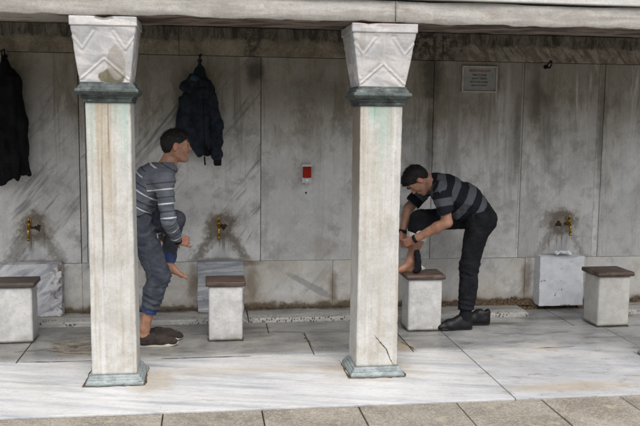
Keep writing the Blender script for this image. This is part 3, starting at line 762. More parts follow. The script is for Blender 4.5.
# ------------------------------------------------------------------ taps
def tap(x, z, hx, label, first=True):
    t = thing('tap', label, 'tap', (x, 6.70, z), 'brass taps on the wall')
    V, F = tube([(x + .012 * (1 if hx > x else -1), 6.732, z), (x, 6.715, z), (x, 6.665, z), (x, 6.645, z - .008), (x, 6.640, z - .03), (x, 6.640, z - .075)], [.012, .013, .012, .012, .0105, .0095], 14)
    mesh_obj('spout', V, F, MT['brass'], t, True)
    V, F = lathe((x, 6.640, z - .075), [(-.018, .0), (-.018, .0135), (.002, .0135), (.003, .009)]); mesh_obj('nozzle', V, F, MT['brass'], t, True)
    V, F = lathe((x, 6.675, z + .005), [(0, .014), (.02, .014), (.022, .018), (.034, .018), (.036, .010), (.055, .008)]); mesh_obj('valve', V, F, MT['brass'], t, True)
    m = MB()
    for k in range(3):
        an = math.radians(25 + 60 * k); dx, dy = math.cos(an) * .026, math.sin(an) * .020
        m.add(*tube([(x - dx, 6.675 - dy, z + .062), (x - dx * .5, 6.675 - dy * .5, z + .064), (x, 6.675, z + .066), (x + dx * .5, 6.675 + dy * .5, z + .064), (x + dx, 6.675 + dy, z + .062)], [.0065, .0048, .007, .0048, .0065], 8))
    m.add(*lathe((x, 6.675, z + .058), [(0, .009), (.012, .010), (.020, .006), (.030, .003)])); m.build('handle', MT['brass'], t, True)
    V = []; n = 28
    for rr, yy in ((0, 6.7262), (.6, 6.7258), (1, 6.7272)):
        for k in range(n):
            an = 2 * math.pi * k / n; q = rr * (.024 + .006 * math.sin(3 * an + x) + .004 * math.sin(7 * an + 2 * x)); V.append((hx + q * math.cos(an) * 1.1, yy, z - .003 + q * math.sin(an)))
    F = [(i * n + k, i * n + (k + 1) % n, (i + 1) * n + (k + 1) % n, (i + 1) * n + k) for i in range(2) for k in range(n)]
    mesh_obj('wall_socket', V, F, MT['hole'], t)
    return t
tap(-1.372, .728, -1.318, 'brass tap at left, beside a round dark hole in the wall')
tap(.108, .728, .145, 'brass tap in a blackened patch of wall above the middle stool')
tap(3.094, .730, 3.022, 'brass tap at right above the white block with the tissue')

# hooks
def hook(x, z, label):
    t = thing('hook', label, 'hook', (x, 6.715, z), 'iron wall hooks')
    m = MB(); m.add(*lathe((x, 6.698, z), [(0, .014), (.016, .018), (.022, .018)], 'y', 16)); m.build('hook_plate', MT['iron'], t)
    m = MB(); m.add(*tube([(x, 6.705, z), (x, 6.675, z - .004), (x, 6.64, z - .012), (x, 6.61, z - .002), (x, 6.60, z + .02), (x, 6.604, z + .04)], [.007, .007, .007, .007, .0065, .009], 8))
    m.add(*tube([(x, 6.70, z + .01), (x + .005, 6.66, z + .03), (x + .01, 6.64, z + .045)], [.006, .006, .009], 8)); m.build('prong', MT['iron'], t, True)
hook(-1.520, 2.060, 'black iron hook at the top left corner, holding the black coat')
hook(-.038, 2.055, 'black iron hook holding the navy hooded coat')
hook(2.845, 2.062, 'empty black iron hook high on the wall in the right bay')

# soap dispenser
ds = thing('soap_dispenser', 'small white soap dispenser with a red window on the wall', 'soap dispenser', (.82, 6.70, 1.16))
m = MB(); m.box((.782, 6.672, 1.085), (.860, 6.727, 1.235), .008); m.build('dispenser_body', MT['white'], ds)
m = MB(); m.box((.785, 6.663, 1.128), (.857, 6.6745, 1.218), .005); m.build('window', MT['redp'], ds)
m = MB(); m.box((.779, 6.664, 1.219), (.863, 6.700, 1.238), .006); m.build('lid', MT['white'], ds)
m = MB(); m.box((.806, 6.652, 1.098), (.836, 6.671, 1.124), .005); m.build('push_button', MT['tissue'], ds)
V, F = lathe((.821, 6.690, 1.070), [(0, .007), (.02, .009)]); mesh_obj('nozzle', V, F, MT['white'], ds)
V, F = lathe((.822, 6.724, 1.000), [(0, .0075), (.004, .0075)], 'y', 12)
tag(mesh_obj('wall_plug', V, F, MT['hole']), 'small dark plug in the wall just below the soap dispenser', 'wall plug')

# plaque
pq = thing('plaque', 'small framed plaque with red heading and dark lettering on the wall', 'plaque', (2.268, 6.72, 1.95))
px0, px1, pz0, pz1 = 2.118, 2.422, 1.842, 2.060
m = MB(); m.box((px0 + .012, 6.716, pz0 + .012), (px1 - .012, 6.727, pz1 - .012), .0); m.build('plaque_face', MT['plate'], pq)
m = MB()
m.box((px0, 6.706, pz1 - .012), (px1, 6.727, pz1), .003); m.box((px0, 6.706, pz0), (px1, 6.727, pz0 + .012), .003)
m.box((px0, 6.7065, pz0 + .0125), (px0 + .012, 6.7265, pz1 - .0125), .003); m.box((px1 - .012, 6.7065, pz0 + .0125), (px1, 6.7265, pz1 - .0125), .003)
m.build('plaque_frame', MT['platef'], pq)
def text(s, x, z, size, mat, name, parent, width=None):
    cu = bpy.data.curves.new(name, 'FONT'); cu.body = s; cu.size = size; cu.align_x = 'CENTER'; cu.extrude = .0006; cu.resolution_u = 2; cu.offset = .0004
    o = bpy.data.objects.new(name, cu); C.objects.link(o)
    dg = bpy.context.evaluated_depsgraph_get(); me = bpy.data.meshes.new_from_object(o.evaluated_get(dg))
    bpy.data.objects.remove(o)
    n = len(me.vertices); co = np.zeros(n * 3, np.float32); me.vertices.foreach_get('co', co); co = co.reshape(-1, 3)
    k = width / (co[:, 0].max() - co[:, 0].min()) if width else 1
    new = np.stack([x + co[:, 0] * k, 6.7150 - co[:, 2], z + co[:, 1]], 1) - np.array(parent.location)
    me.vertices.foreach_set('co', new.ravel().astype(np.float32)); me.materials.clear(); me.materials.append(mat); me.update()
    o = bpy.data.objects.new(name, me); C.objects.link(o); o.parent = parent
text('ABDESTHANE ALANI', 2.270, 2.012, .026, MT['redt'], 'heading', pq, .185)
for i, (s, wd) in enumerate((('TEMIZ TUTALIM', .125), ('ABDEST YERIDIR', .130), ('SUYU BOSA AKITMA', .155), ('MUSLUGU KAPAT', .130))):
    text(s, 2.268, 1.978 - i * .0285, .020, MT['blackt'], 'text_line', pq, wd)
# ------------------------------------------------------------------ organic shapes: distance fields turned into one continuous surface
def nrm(v): v = np.asarray(v, float); return v / np.linalg.norm(v)
class Vol:
    def __init__(s, lo, hi, h):
        s.h = h; s.lo = np.array(lo, float); s.n = np.ceil((np.array(hi) - s.lo) / h).astype(int) + 1
        s.d = np.full(s.n, .08, np.float32)
    def block(s, a, b):
        i = np.clip(np.floor((a - s.lo) / s.h).astype(int), 0, s.n); j = np.clip(np.ceil((b - s.lo) / s.h).astype(int) + 1, 0, s.n)
        ax = [s.lo[k] + s.h * np.arange(i[k], j[k]) for k in range(3)]
        return tuple(slice(i[k], j[k]) for k in range(3)), ax
    def comb(s, sl, d, k, mode):
        cur = s.d[sl]
        if mode == 'add':
            hh = np.maximum(k - np.abs(cur - d), 0) / max(k, 1e-6); s.d[sl] = np.minimum(cur, d) - hh * hh * k * .25
        elif mode == 'sub':
            d = -d; hh = np.maximum(k - np.abs(cur - d), 0) / max(k, 1e-6); s.d[sl] = np.maximum(cur, d) + hh * hh * k * .25
    def cone(s, a, b, ra, rb, k=.02, mode='add', sy=1.0, ax=(0, 1, 0), flat=None):
        """tapered capsule; sy widens the section along direction ax"""
        a = np.array(a, float); b = np.array(b, float); m = max(ra, rb) * max(sy, 1) + k + .012
        sl, g = s.block(np.minimum(a, b) - m, np.maximum(a, b) + m)
        X = g[0][:, None, None] - a[0]; Y = g[1][None, :, None] - a[1]; Z = g[2][None, None, :] - a[2]
        e = b - a; ax = nrm(ax)
        if sy != 1:
            q = (X * ax[0] + Y * ax[1] + Z * ax[2]) * (1 / sy - 1); X = X + q * ax[0]; Y = Y + q * ax[1]; Z = Z + q * ax[2]
            e = e + ax * (e @ ax) * (1 / sy - 1)
        L = max(e @ e, 1e-9); t = np.clip((X * e[0] + Y * e[1] + Z * e[2]) / L, 0, 1)
        d = np.sqrt((X - t * e[0]) ** 2 + (Y - t * e[1]) ** 2 + (Z - t * e[2]) ** 2) - (ra + (rb - ra) * t)
        s.comb(sl, d.astype(np.float32), k, mode)
    def ell(s, c, r, F=None, k=.02, mode='add'):
        """ellipsoid, F = 3x3 rows of axes"""
        c = np.array(c, float); r = np.array(r, float); m = r.max() + k + .012; F = np.eye(3) if F is None else np.array(F)
        sl, g = s.block(c - m, c + m); X = g[0][:, None, None] - c[0]; Y = g[1][None, :, None] - c[1]; Z = g[2][None, None, :] - c[2]
        q = [X * F[i][0] + Y * F[i][1] + Z * F[i][2] for i in range(3)]
        k0 = np.sqrt(sum((q[i] / r[i]) ** 2 for i in range(3))); k1 = np.sqrt(sum((q[i] / r[i] ** 2) ** 2 for i in range(3))) + 1e-6
        s.comb(sl, (k0 * (k0 - 1) / k1).astype(np.float32), k, mode)
    def cut(s, fn, k=.006):
        """keep where fn(P) < 0"""
        sl, g = s.block(s.lo, s.lo + s.n * s.h); X, Y, Z = np.meshgrid(*g, indexing='ij')
        d = fn(X, Y, Z).astype(np.float32); cur = s.d[sl]
        hh = np.maximum(k - np.abs(cur - d), 0) / k; s.d[sl] = np.maximum(cur, d) + hh * hh * k * .25
    def noise(s, amp, sc, oct=3, aniso=(1, 1, 1), off=0):
        idx = np.argwhere(np.abs(s.d) < .03 + amp)
        P = (s.lo + idx * s.h) * sc * np.array(aniso) + off
        s.d[tuple(idx.T)] += (fbm(P, oct) * amp).astype(np.float32)
    def fold(s, c, rad, dr, lam, amp, seed=0):
        """a bunch of creases across direction dr around point c"""
        c = np.array(c, float); dr = nrm(dr); sl, g = s.block(c - rad, c + rad); X, Y, Z = np.meshgrid(*g, indexing='ij')
        P = np.stack([X - c[0], Y - c[1], Z - c[2]], -1).reshape(-1, 3); r2 = np.linalg.norm(P, axis=1) / rad
        ph = (P @ dr) / lam * 6.283 + 5.5 * fbm((P + seed) * 11, 2) + seed
        w_ = np.clip(1 - r2, 0, 1) ** .7; m = np.clip(fbm((P + 3 + seed) * 9, 2) * 1.5 + .6, 0, 1)
        s.d[sl] += (amp * (np.abs(np.sin(ph * .5)) ** .7 * -1.6 + .9) * -1 * w_ * m).reshape(X.shape).astype(np.float32)
    def surf(s, smooth=1):
        D = s.d; D[0] = D[-1] = .05; D[:, 0] = D[:, -1] = .05; D[:, :, 0] = D[:, :, -1] = .05
        N = np.array(D.shape) - 1; ins = D < 0
        corners = [(i, j, k) for i in (0, 1) for j in (0, 1) for k in (0, 1)]
        cnt = sum(ins[i:N[0] + i, j:N[1] + j, k:N[2] + k].astype(np.int8) for i, j, k in corners)
        cells = np.argwhere((cnt > 0) & (cnt < 8)); vid = np.full(N, -1, np.int64); vid[tuple(cells.T)] = np.arange(len(cells))
        acc = np.zeros((len(cells), 3)); num = np.zeros(len(cells))
        for a in corners:
            for ax in range(3):
                if a[ax]: continue
                b = list(a); b[ax] = 1
                va = D[tuple((cells + a).T)]; vb = D[tuple((cells + b).T)]; m = (va < 0) != (vb < 0)
                t = va / np.where(m, va - vb, 1); p = np.array(a, float)[None] + t[:, None] * (np.array(b) - np.array(a))
                acc += p * m[:, None]; num += m
        V = s.lo + (cells + acc / num[:, None]) * s.h
        F = []
        for ax in range(3):
            u, v = (ax + 1) % 3, (ax + 2) % 3
            sl0 = [slice(1, N[k]) for k in range(3)]; sl1 = list(sl0); sl0[ax] = slice(0, N[ax]); sl1[ax] = slice(1, N[ax] + 1)
            a = ins[tuple(sl0)]; b = ins[tuple(sl1)]
            for flip in (False, True):
                e = np.argwhere((a & ~b) if not flip else (~a & b))
                off = np.ones(3, int); off[ax] = 0; e = e + off
                du = np.zeros(3, int); du[u] = 1; dv = np.zeros(3, int); dv[v] = 1
                q = [vid[tuple((e - x).T)] for x in (du + dv, dv, 0 * du, du)]
                q = np.stack(q if not flip else q[::-1], 1); F.append(q)
        F = np.concatenate(F); F = F[(F >= 0).all(1)]
        for _ in range(smooth):
            A = np.zeros_like(V); n_ = np.zeros(len(V))
            for i, j in ((0, 1), (1, 2), (2, 3), (3, 0)):
                for p, q in ((i, j), (j, i)):
                    np.add.at(A, F[:, p], V[F[:, q]]); np.add.at(n_, F[:, p], 1)
            V = V * .45 + .55 * A / np.maximum(n_, 1)[:, None]
        return V, F
def seg_t(P, a, b):
    a = np.array(a, float); b = np.array(b, float); e = b - a; t = np.clip(((P - a) @ e) / (e @ e), 0, 1)
    return np.linalg.norm(P - a - t[:, None] * e, axis=1), t

def frame(F, U):
    F = nrm(F); U = np.array(U, float); U = nrm(U - F * (U @ F)); L = np.cross(U, F); return np.array([F, L, U])

def head(vol, O, fr, neck, sc=1.0):
    W = lambda x, y, z: np.array(O) + (fr[0] * x + fr[1] * y + fr[2] * z) * sc
    E = lambda c, r, k=.015, mode='add': vol.ell(W(*c), np.array(r) * sc, fr, k, mode)
    K = lambda a, b, ra, rb, k=.012, mode='add': vol.cone(W(*a), W(*b), ra * sc, rb * sc, k, mode)
    E((-.012, 0, .030), (.094, .074, .083)); E((.030, 0, -.020), (.056, .058, .082), .03)
    for s in (-1, 1):
        K((-.002, s * .046, -.050), (.055, s * .020, -.092), .022, .018, .025); E((.056, s * .036, -.014), (.028, .022, .024), .02)
        K((.082, s * .012, .034), (.070, s * .045, .036), .009, .008, .012)
    E((.070, 0, -.092), (.020, .024, .018), .015); K((.030, 0, -.085), (.068, 0, -.088), .026, .020, .02)
    for s in (-1, 1): E((.094, s * .031, .014), (.017, .017, .012), .010, 'sub')
    for s in (-1, 1): K((.0815, s * .019, .0215), (.0745, s * .045, .0205), .0048, .0045, .005); K((.080, s * .020, .0030), (.074, s * .043, .0035), .004, .004, .006)
    K((.082, 0, .026), (.103, 0, -.012), .0075, .0090, .012); E((.103, 0, -.018), (.013, .012, .0095), .008)
    for s in (-1, 1): E((.094, s * .012, -.021), (.012, .008, .008), .007)
    K((.080, -.020, -.050), (.080, .020, -.050), .008, .008, .008); K((.090, -.010, -.048), (.090, .010, -.048), .0075, .0075, .006); K((.086, -.012, -.063), (.086, .012, -.063), .0085, .0085, .006)
    E((.102, 0, -.0555), (.010, .026, .0022), .003, 'sub'); E((.088, 0, -.076), (.008, .02, .004), .006, 'sub')
    K((-.030, 0, -.030), neck, .054, .056, .03) if False else vol.cone(W(-.030, 0, -.040), neck, .048 * sc, .054 * sc, .03)
    for s in (-1, 1):
        ef = np.array([fr[0] * .94 + fr[1] * s * .30, fr[1] * .95 - fr[0] * s * .3, fr[2]]); ef = np.array([nrm(v) for v in ef])
        vol.ell(W(-.006, s * .079, -.004), np.array((.019, .009, .032)) * sc, ef, .006); vol.ell(W(-.002, s * .088, .002), np.array((.010, .006, .019)) * sc, ef, .004, 'sub')
    return W

def hair(name, parent, O, fr, sc=1.0, seed=0, h=.004):
    W = lambda x, y, z: np.array(O) + (fr[0] * x + fr[1] * y + fr[2] * z) * sc
    v = Vol(np.array(O) - .17, np.array(O) + .17, h)
    v.ell(W(-.014, 0, .034), np.array((.099, .079, .087)) * sc, fr, .01)
    v.ell(W(.030, 0, .082), np.array((.052, .054, .032)) * sc, fr, .03)
    v.ell(W(-.042, 0, .0), np.array((.056, .067, .072)) * sc, fr, .03)
    def fn(X, Y, Z):
        P = np.stack([X - O[0], Y - O[1], Z - O[2]], -1) / sc; x = P @ fr[0]; y = P @ fr[1]; z = P @ fr[2]
        hl = np.interp(x.ravel(), [-.12, -.075, -.045, -.030, -.012, .012, .020, .050, .085, .11], [-.065, -.062, -.050, -.02, .022, .026, .004, .040, .068, .075]).reshape(x.shape)
        hl = np.where((x > .012) & (x < .03), np.minimum(hl, .012), hl)
        return (hl - z) * .8
    v.noise(.005, 60, 3, off=seed); v.cut(fn, .006); v.noise(.006, 150, 2, off=seed + 3)
    for s in (-1, 1): v.cone(W(.092, s * .015, .0375), W(.081, s * .047, .041), .0062 * sc, .0045 * sc, .002)
    V, F = v.surf(0); nb = len(V); rr = np.random.RandomState(seed + 1)
    V = list(V); F = [tuple(q) for q in F]; O_ = np.array(O)
    for i in rr.choice(nb, 1300, replace=False):
        p = V[i]; dl = p - O_; x, z = dl @ fr[0], dl @ fr[2]
        if z < .0 and x > -.03: continue
        if x > .07 and z < .07: continue
        out = nrm(dl - fr[2] * .02); dr = nrm(out * .55 + fr[0] * (.7 if z > .06 else .1) + fr[2] * (.25 if z > .06 else -.8) + rr.randn(3) * .40)
        L = rr.uniform(.012, .026) * (1 if z > .05 else .5); sd_ = nrm(np.cross(dr, out + rr.randn(3) * .2)) * .0024; m0 = len(V)
        p = p - out * .003; V += [p - sd_, p + sd_, p + out * .003, p + dr * L]; F += [(m0, m0 + 1, m0 + 3), (m0 + 1, m0 + 2, m0 + 3), (m0 + 2, m0, m0 + 3)]
    mesh_obj(name, V, F, MT['hair'], parent, True)
def eyes(parent, O, fr, sc=1.0):
    for s in (-1, 1):
        c = np.array(O) + (fr[0] * .0715 + fr[1] * s * .031 + fr[2] * .013) * sc
        bm = bmesh.new(); bmesh.ops.create_uvsphere(bm, u_segments=16, v_segments=10, radius=.0125 * sc)
        V = np.array([v.co[:] for v in bm.verts]) + c; F = [[v.index for v in f.verts] for f in bm.faces]; bm.free()
        e = mesh_obj('eye', V, F, MT['eye'], parent, True)
        ic = c + fr[0] * .0048 * sc; bm = bmesh.new(); bmesh.ops.create_uvsphere(bm, u_segments=14, v_segments=8, radius=.0088 * sc)
        V = np.array([v.co[:] for v in bm.verts]) + ic; F = [[v.index for v in f.verts] for f in bm.faces]; bm.free()
        i = mesh_obj('iris', V - np.array(parent.location), F, MT['iris'], e, True)

def hand(vol, wr, d, n, side, curl=(.5, .6, .65, .7), spread=.05, sc=1.0, thumb=(.5, .55, .45)):
    """palm, four jointed fingers and a thumb; d towards the fingertips, n out of the palm, side = +1/-1 where the thumb sits"""
    d = nrm(d); n = nrm(np.array(n) - d * (np.array(n) @ d)); s = np.cross(d, n) * side; wr = np.array(wr, float)
    W = lambda a, b, c: wr + (d * a + s * b + n * c) * sc
    for b, L in ((.026, .082), (.009, .088), (-.009, .085), (-.026, .078)):
        vol.cone(W(-.01, b * .62, 0), W(L, b, .002), .0145 * sc, .0118 * sc, .008)
    vol.cone(W(.012, .022, .010), W(.045, .030, .014), .015 * sc, .013 * sc, .01)
    for i, (b, L) in enumerate(((.029, .072), (.0095, .081), (-.0105, .075), (-.029, .058))):
        p = W(.084 - .005 * (i == 3), b, .003); a = spread * (1.5 - i); c = curl[i]
        dr = nrm(d + s * a); th = c * .75; r = .0092
        for j, (f, k) in enumerate(((.44, .75), (.31, 1.15), (.25, .8))):
            th = c * .75 if j == 0 else th + c * k
            v = dr * math.cos(th) + n * math.sin(th); q = p + v * L * f * sc
            vol.cone(p, q, (r - .0009 * j) * sc, (r - .0009 * (j + 1)) * sc, .0035); p = q
    p = W(.022, .026, .012); t0 = nrm(d * thumb[0] + s * thumb[1] + n * thumb[2]); q = p + t0 * .042 * sc; vol.cone(p, q, .0135 * sc, .0105 * sc, .008)
    t1 = nrm(t0 * .6 + d * .55 + n * .15); p2 = q + t1 * .030 * sc; vol.cone(q, p2, .0105 * sc, .0088 * sc, .003)

def foot(vol, ank, d, up, side, sc=1.0):
    """bare foot: heel, arch, ball, five toes; d towards toes, side = where the big toe is"""
    d = nrm(d); up = nrm(np.array(up) - d * (np.array(up) @ d)); s = np.cross(up, d) * side; an = np.array(ank, float)
    W = lambda a, b, c: an + (d * a + s * b + up * c) * sc
    vol.cone(W(-.005, 0, .02), W(-.022, 0, -.050), .032 * sc, .029 * sc, .02); vol.cone(W(-.025, 0, -.052), W(.05, -.012, -.052), .027 * sc, .026 * sc, .02)
    vol.cone(W(.005, .002, -.005), W(.085, .012, -.045), .032 * sc, .022 * sc, .03)
    vol.cone(W(.05, -.012, -.05), W(.125, -.026, -.062), .026 * sc, .016 * sc, .02); vol.cone(W(.07, .01, -.045), W(.140, .024, -.060), .024 * sc, .018 * sc, .02); vol.cone(W(.125, -.028, -.062), W(.140, .024, -.060), .016 * sc, .018 * sc, .015)
    for i, (b, a, L, r) in enumerate(((.028, .148, .040, .0125), (.008, .150, .036, .0088), (-.006, .145, .032, .0082), (-.019, .137, .028, .0078), (-.031, .128, .022, .0075))):
        vol.cone(W(a, b, -.062), W(a + L * .6, b * 1.05, -.060), r * sc, r * sc, .006); vol.cone(W(a + L * .6, b * 1.05, -.060), W(a + L, b * 1.05, -.067), r * sc, r * .9 * sc, .003)

def shoe(name, parent, heel, d, upper_mat, sole_mat, label=None, sock=None, wide=1.0, L=.285, top=.085, world=True, h=.004, laces=None):
    """heel = ground point under the back of the heel"""
    d = nrm((d[0], d[1], 0)); s = np.array([-d[1], d[0], 0]); heel = np.array(heel, float); k_ = L / .285
    W = lambda a, b, c: heel + d * a * k_ + s * b * wide + np.array([0, 0, c])
    lo = np.minimum(W(0, 0, 0), W(.3, 0, 0)) - .09; hi = np.maximum(W(0, 0, 0), W(.3, 0, 0)) + .09; lo[2] = heel[2] - .02; hi[2] = heel[2] + .16
    v = Vol(lo, hi, h); F = np.array([d, s, (0, 0, 1)])
    v.cone(W(.040, 0, .035), W(.034, 0, top - .018), .036, .035, .02); v.cone(W(.075, 0, .05), W(.095, 0, top - .022), .036, .028, .03); v.cone(W(.05, 0, .035), W(.175, .004, .036), .037, .041, .03, sy=1.08, ax=s)
    v.cone(W(.085, 0, top - .026), W(.18, .002, .046), .035, .030, .03); v.cone(W(.175, .003, .030), W(.235, .0, .028), .042, .032, .03, sy=1.06, ax=s); v.ell(W(.240, -.002, .024), (.042, .038, .026), F, .02)
    v.cone(W(.048, 0, top + .030), W(.046, 0, top - .035), .031, .026, .004, 'sub'); v.cone(W(.045, 0, top + .010), W(.100, 0, top + .020), .028, .020, .005, 'sub'); v.cone(W(.075, 0, top - .004), W(.112, 0, top - .004), .016, .010, .012)
    v.cut(lambda X, Y, Z: heel[2] + .016 - Z, .003)
    v.noise(.004, 26, 3, off=5)
    V, Fc = v.surf(1); up = mesh_obj(name, V, Fc, upper_mat, parent, True) if name else mesh_obj('upper', V, Fc, upper_mat, parent, True)
    # sole: closed outline
    pts = []
    for a, b in ((0.0, 0), (.004, .018), (.02, .032), (.06, .035), (.11, .033), (.16, .043), (.20, .046), (.24, .040), (.27, .024), (.284, 0), (.276, -.022), (.25, -.038), (.21, -.045), (.16, -.042), (.11, -.035), (.06, -.035), (.02, -.032), (.004, -.018)):
        pts.append((a, b))
    V = []; n = len(pts)
    for z, k in ((.0, .94), (.004, 1.0), (.018, 1.0), (.022, .95)):
        for a, b in pts: V.append(W(.142 + (a - .142) * k, b * k, z + (.012 * max(0, (a - .22) / .065) ** 2 if z < .02 else .010 * max(0, (a - .22) / .065) ** 2)))
    F2 = [(i * n + j, i * n + (j + 1) % n, (i + 1) * n + (j + 1) % n, (i + 1) * n + j) for i in range(3) for j in range(n)] + [tuple(range(n))[::-1], tuple(3 * n + j for j in range(n))]
    if name: V = np.array(V) - np.array(parent.location); mesh_obj('sole', V, F2, sole_mat, up, True)
    else: mesh_obj('sole', V, F2, sole_mat, parent, True)
    m = MB()
    for i in range(5):
        a = .085 + .019 * i; z = top - .008 - .0085 * i
        m.add(*tube([W(a, -.024, z - .004), W(a + .004, 0, z + .008), W(a, .024, z - .004)], [.003] * 3, 6))
    if name: m.v = [tuple(np.array(q) - np.array(parent.location)) for q in m.v]; m.build('laces', upper_mat if laces is None else laces, up)
    else: m.build('laces', upper_mat if laces is None else laces, parent)
    return up

def wrinkle(V, amp, sc, aniso=(1, 1, 1), off=0):
    """push vertices along their approximate outward direction with noise"""
    return V

# ================================================================== PERSON 1: young man in striped sweater, left bay
def person_left():
    t = thing('person', 'young man in grey striped sweater and jeans holding his raised leg, at left', 'person', (-.35, 5.85, 0))
    O = np.array((-.200, 5.85, 1.408)); fr = frame((1, .03, -.06), (.06, 0, 1))
    neck = np.array((-.262, 5.85, 1.262))
    shN = np.array((-.278, 5.69, 1.180)); elN = np.array((-.252, 5.665, .905)); wrN = np.array((-.196, 5.80, .755)); 
    shF = np.array((-.300, 6.01, 1.190)); elF = np.array((-.360, 6.06, .925)); wrF = np.array((-.300, 6.035, .735))
    ch = np.array((-.365, 5.85, 1.16)); wa = np.array((-.470, 5.85, .99)); pe = np.array((-.480, 5.85, .89))
    hipN = np.array((-.455, 5.775, .865)); knN = np.array((-.322, 5.775, .505)); anN = np.array((-.424, 5.775, .135))
    hipF = np.array((-.440, 5.935, .870)); knF = np.array((-.215, 5.955, .875)); anF = np.array((-.272, 5.955, .570))
    ftF = nrm((.90, -.05, -.34))
    # ---- body
    b = Vol((-.66, 5.56, .02), (-.02, 6.16, 1.56), .0042)
    head(b, O, fr, neck, .96)
    b.cone(neck, ch, .058, .10, .04); b.cone(ch, wa, .098, .092, .05, sy=1.35); b.cone(wa, pe, .092, .10, .05, sy=1.35)
    for sh, el, wr in ((shN, elN, wrN), (shF, elF, wrF)):
        b.cone(ch + (0, (sh - ch)[1] * .5, .03), sh, .075, .052, .04); b.cone(sh, el, .047, .037, .02); b.cone(el, wr, .038, .025, .015)
    for hp, kn, an in ((hipN, knN, anN), (hipF, knF, anF)):
        b.cone(hp, kn, .075, .052, .03); calf = kn + (an - kn) * .33 + np.array((-.015, 0, 0)); b.cone(kn, calf, .050, .050, .02); b.cone(calf, an, .050, .034, .02)
    hand(b, wrN, (.62, .30, -.20), (-.30, .9, .1), -1, (.30, .75, 1.0, 1.1), .07, .92, (.8, .25, .6))
    hand(b, wrF, (.55, -.65, -.35), (.5, -.1, -.6), 1, (.6, .7, .75, .8), .04)
    foot(b, anF + (0.004, 0, .0), ftF, (.34, 0, .90), -1, .88)
    b.cone(anN, anN + (-.012, 0, -.07), .034, .033, .02); b.cone(anN + (-.01, 0, -.06), anN + (.07, 0, -.085), .030, .022, .02)
    V, F = b.surf(1)
    dO = V - O
    xl = dO @ fr[0]; yl = dO @ fr[1]; zl = dO @ fr[2]
    red = np.exp(-(((xl + .006) / .022) ** 2 + ((zl + .004) / .034) ** 2)) * (np.abs(yl) > .070) + .15 * np.exp(-(((xl - .105) / .015) ** 2 + ((zl + .015) / .02) ** 2)) + .25 * np.exp(-((np.abs(yl) - .04) / .02) ** 2 - ((zl + .02) / .025) ** 2) * (xl > .04)
    lip = .6 * np.exp(-(((zl + .056) / .011) ** 2)) * (xl > .078) * (np.abs(yl) < .025)
    for p in (wrN + (.09, 0, 0), wrF, anF + ftF * .17):
        red = red + .55 * np.exp(-(np.linalg.norm(V - p, axis=1) / .06) ** 2)
    beard = .28 * ((zl < -.035) & (xl > 0) & (zl > -.12)) * np.clip((xl) / .03, 0, 1)
    mesh_obj('body', V, F, MT['skin'], t, True, {'red': np.clip(red + lip, 0, 1), 'beard': beard})
    hair('hair', t, O, fr, .97, 2); eyes(t, O, fr, .96)
    # ---- sweater
    s = Vol((-.70, 5.53, .64), (-.05, 6.19, 1.36), .0048)
    s.cone(neck + (-.012, 0, -.028), ch, .070, .113, .05, sy=1.05); s.cone(ch, wa, .112, .110, .06, sy=1.40); s.cone(wa, pe + (.01, 0, .055), .110, .114, .05, sy=1.42)
    s.cut(lambda X, Y, Z: (pe[2] + .060 - (X - pe[0]) * .12 + .008 * np.sin(X * 30) - Z) * .95, .004)
    for sh, el, wr in ((shN, elN, wrN), (shF, elF, wrF)):
        s.cone(neck + (0, (sh - neck)[1] * .3, -.02), sh, .062, .062, .04); s.cone(ch + (0, (sh - ch)[1] * .5, .02), sh, .092, .064, .04)
        s.cone(sh, el, .066, .053, .025); wq = wr + (el - wr) * .10; s.cone(el, wq, .050, .035, .018)
        ax = nrm(wr - el); s.cone(wq + ax * .004, wr + ax * .04, .027, .024, .003, 'sub')
    dn = nrm(neck - ch)
    s.cone(neck + (-.004, 0, -.005), neck + (.03, 0, .09), .056, .060, .006, 'sub')
    s.noise(.018, 10, 2, (1, 1, 2.0)); s.noise(.008, 24, 2, (1, 1, 2.2))
    s.fold(elN, .11, wrN - elN, .036, .013, 1); s.fold(shN + (-.03, 0, -.06), .12, (.5, 0, 1), .045, .007, 2); s.fold(wa + (.03, -.1, -.03), .15, (.6, 0, 1), .05, .015, 3); s.fold(wrN + (wrN - elN) * -.2, .06, wrN - elN, .025, .005, 4)
    V, F = s.surf(1)
    ds = []; 
    D1, t1 = seg_t(V, shN, elN); D2, t2 = seg_t(V, elN, wrN); D3, t3 = seg_t(V, shF, elF); D4, t4 = seg_t(V, elF, wrF); D5, t5 = seg_t(V, neck, pe)
    Ds = np.stack([D1, D2, D3, D4, D5 - .055]); k = Ds.argmin(0)
    arm = np.choose(k, [t1 * .277, .277 + t2 * .22, t3 * .277, .277 + t4 * .22, 0 * t1])
    ax = nrm((-.50, 0, -.86)); tor = (V - neck) @ ax + .012
    st = np.where(k == 4, tor, arm + .085)
    mesh_obj('sweater', V, F, MT['sweater'], t, True, {'stripe': st})
    # ---- jeans
    j = Vol((-.70, 5.60, .20), (-.10, 6.12, 1.06), .0048)
    j.cone(wa + (.005, 0, -.03), pe + (.005, 0, -.01), .098, .112, .04, sy=1.30)
    j.cone(pe + (-.035, -.065, -.02), pe + (-.03, .065, -.02), .105, .105, .03)
    j.cone(hipN, knN, .094, .074, .05); cN = knN + (anN - knN) * .62; cN[0] -= .004; j.cone(knN, cN, .076, .062, .03); j.cone(knN + (anN - knN) * .33 + np.array((-.018, 0, 0)), cN, .064, .06, .02)
    j.cone(hipF, knF, .092, .070, .04); cF = knF + (anF - knF) * .86; j.cone(knF, cF, .068, .055, .025)
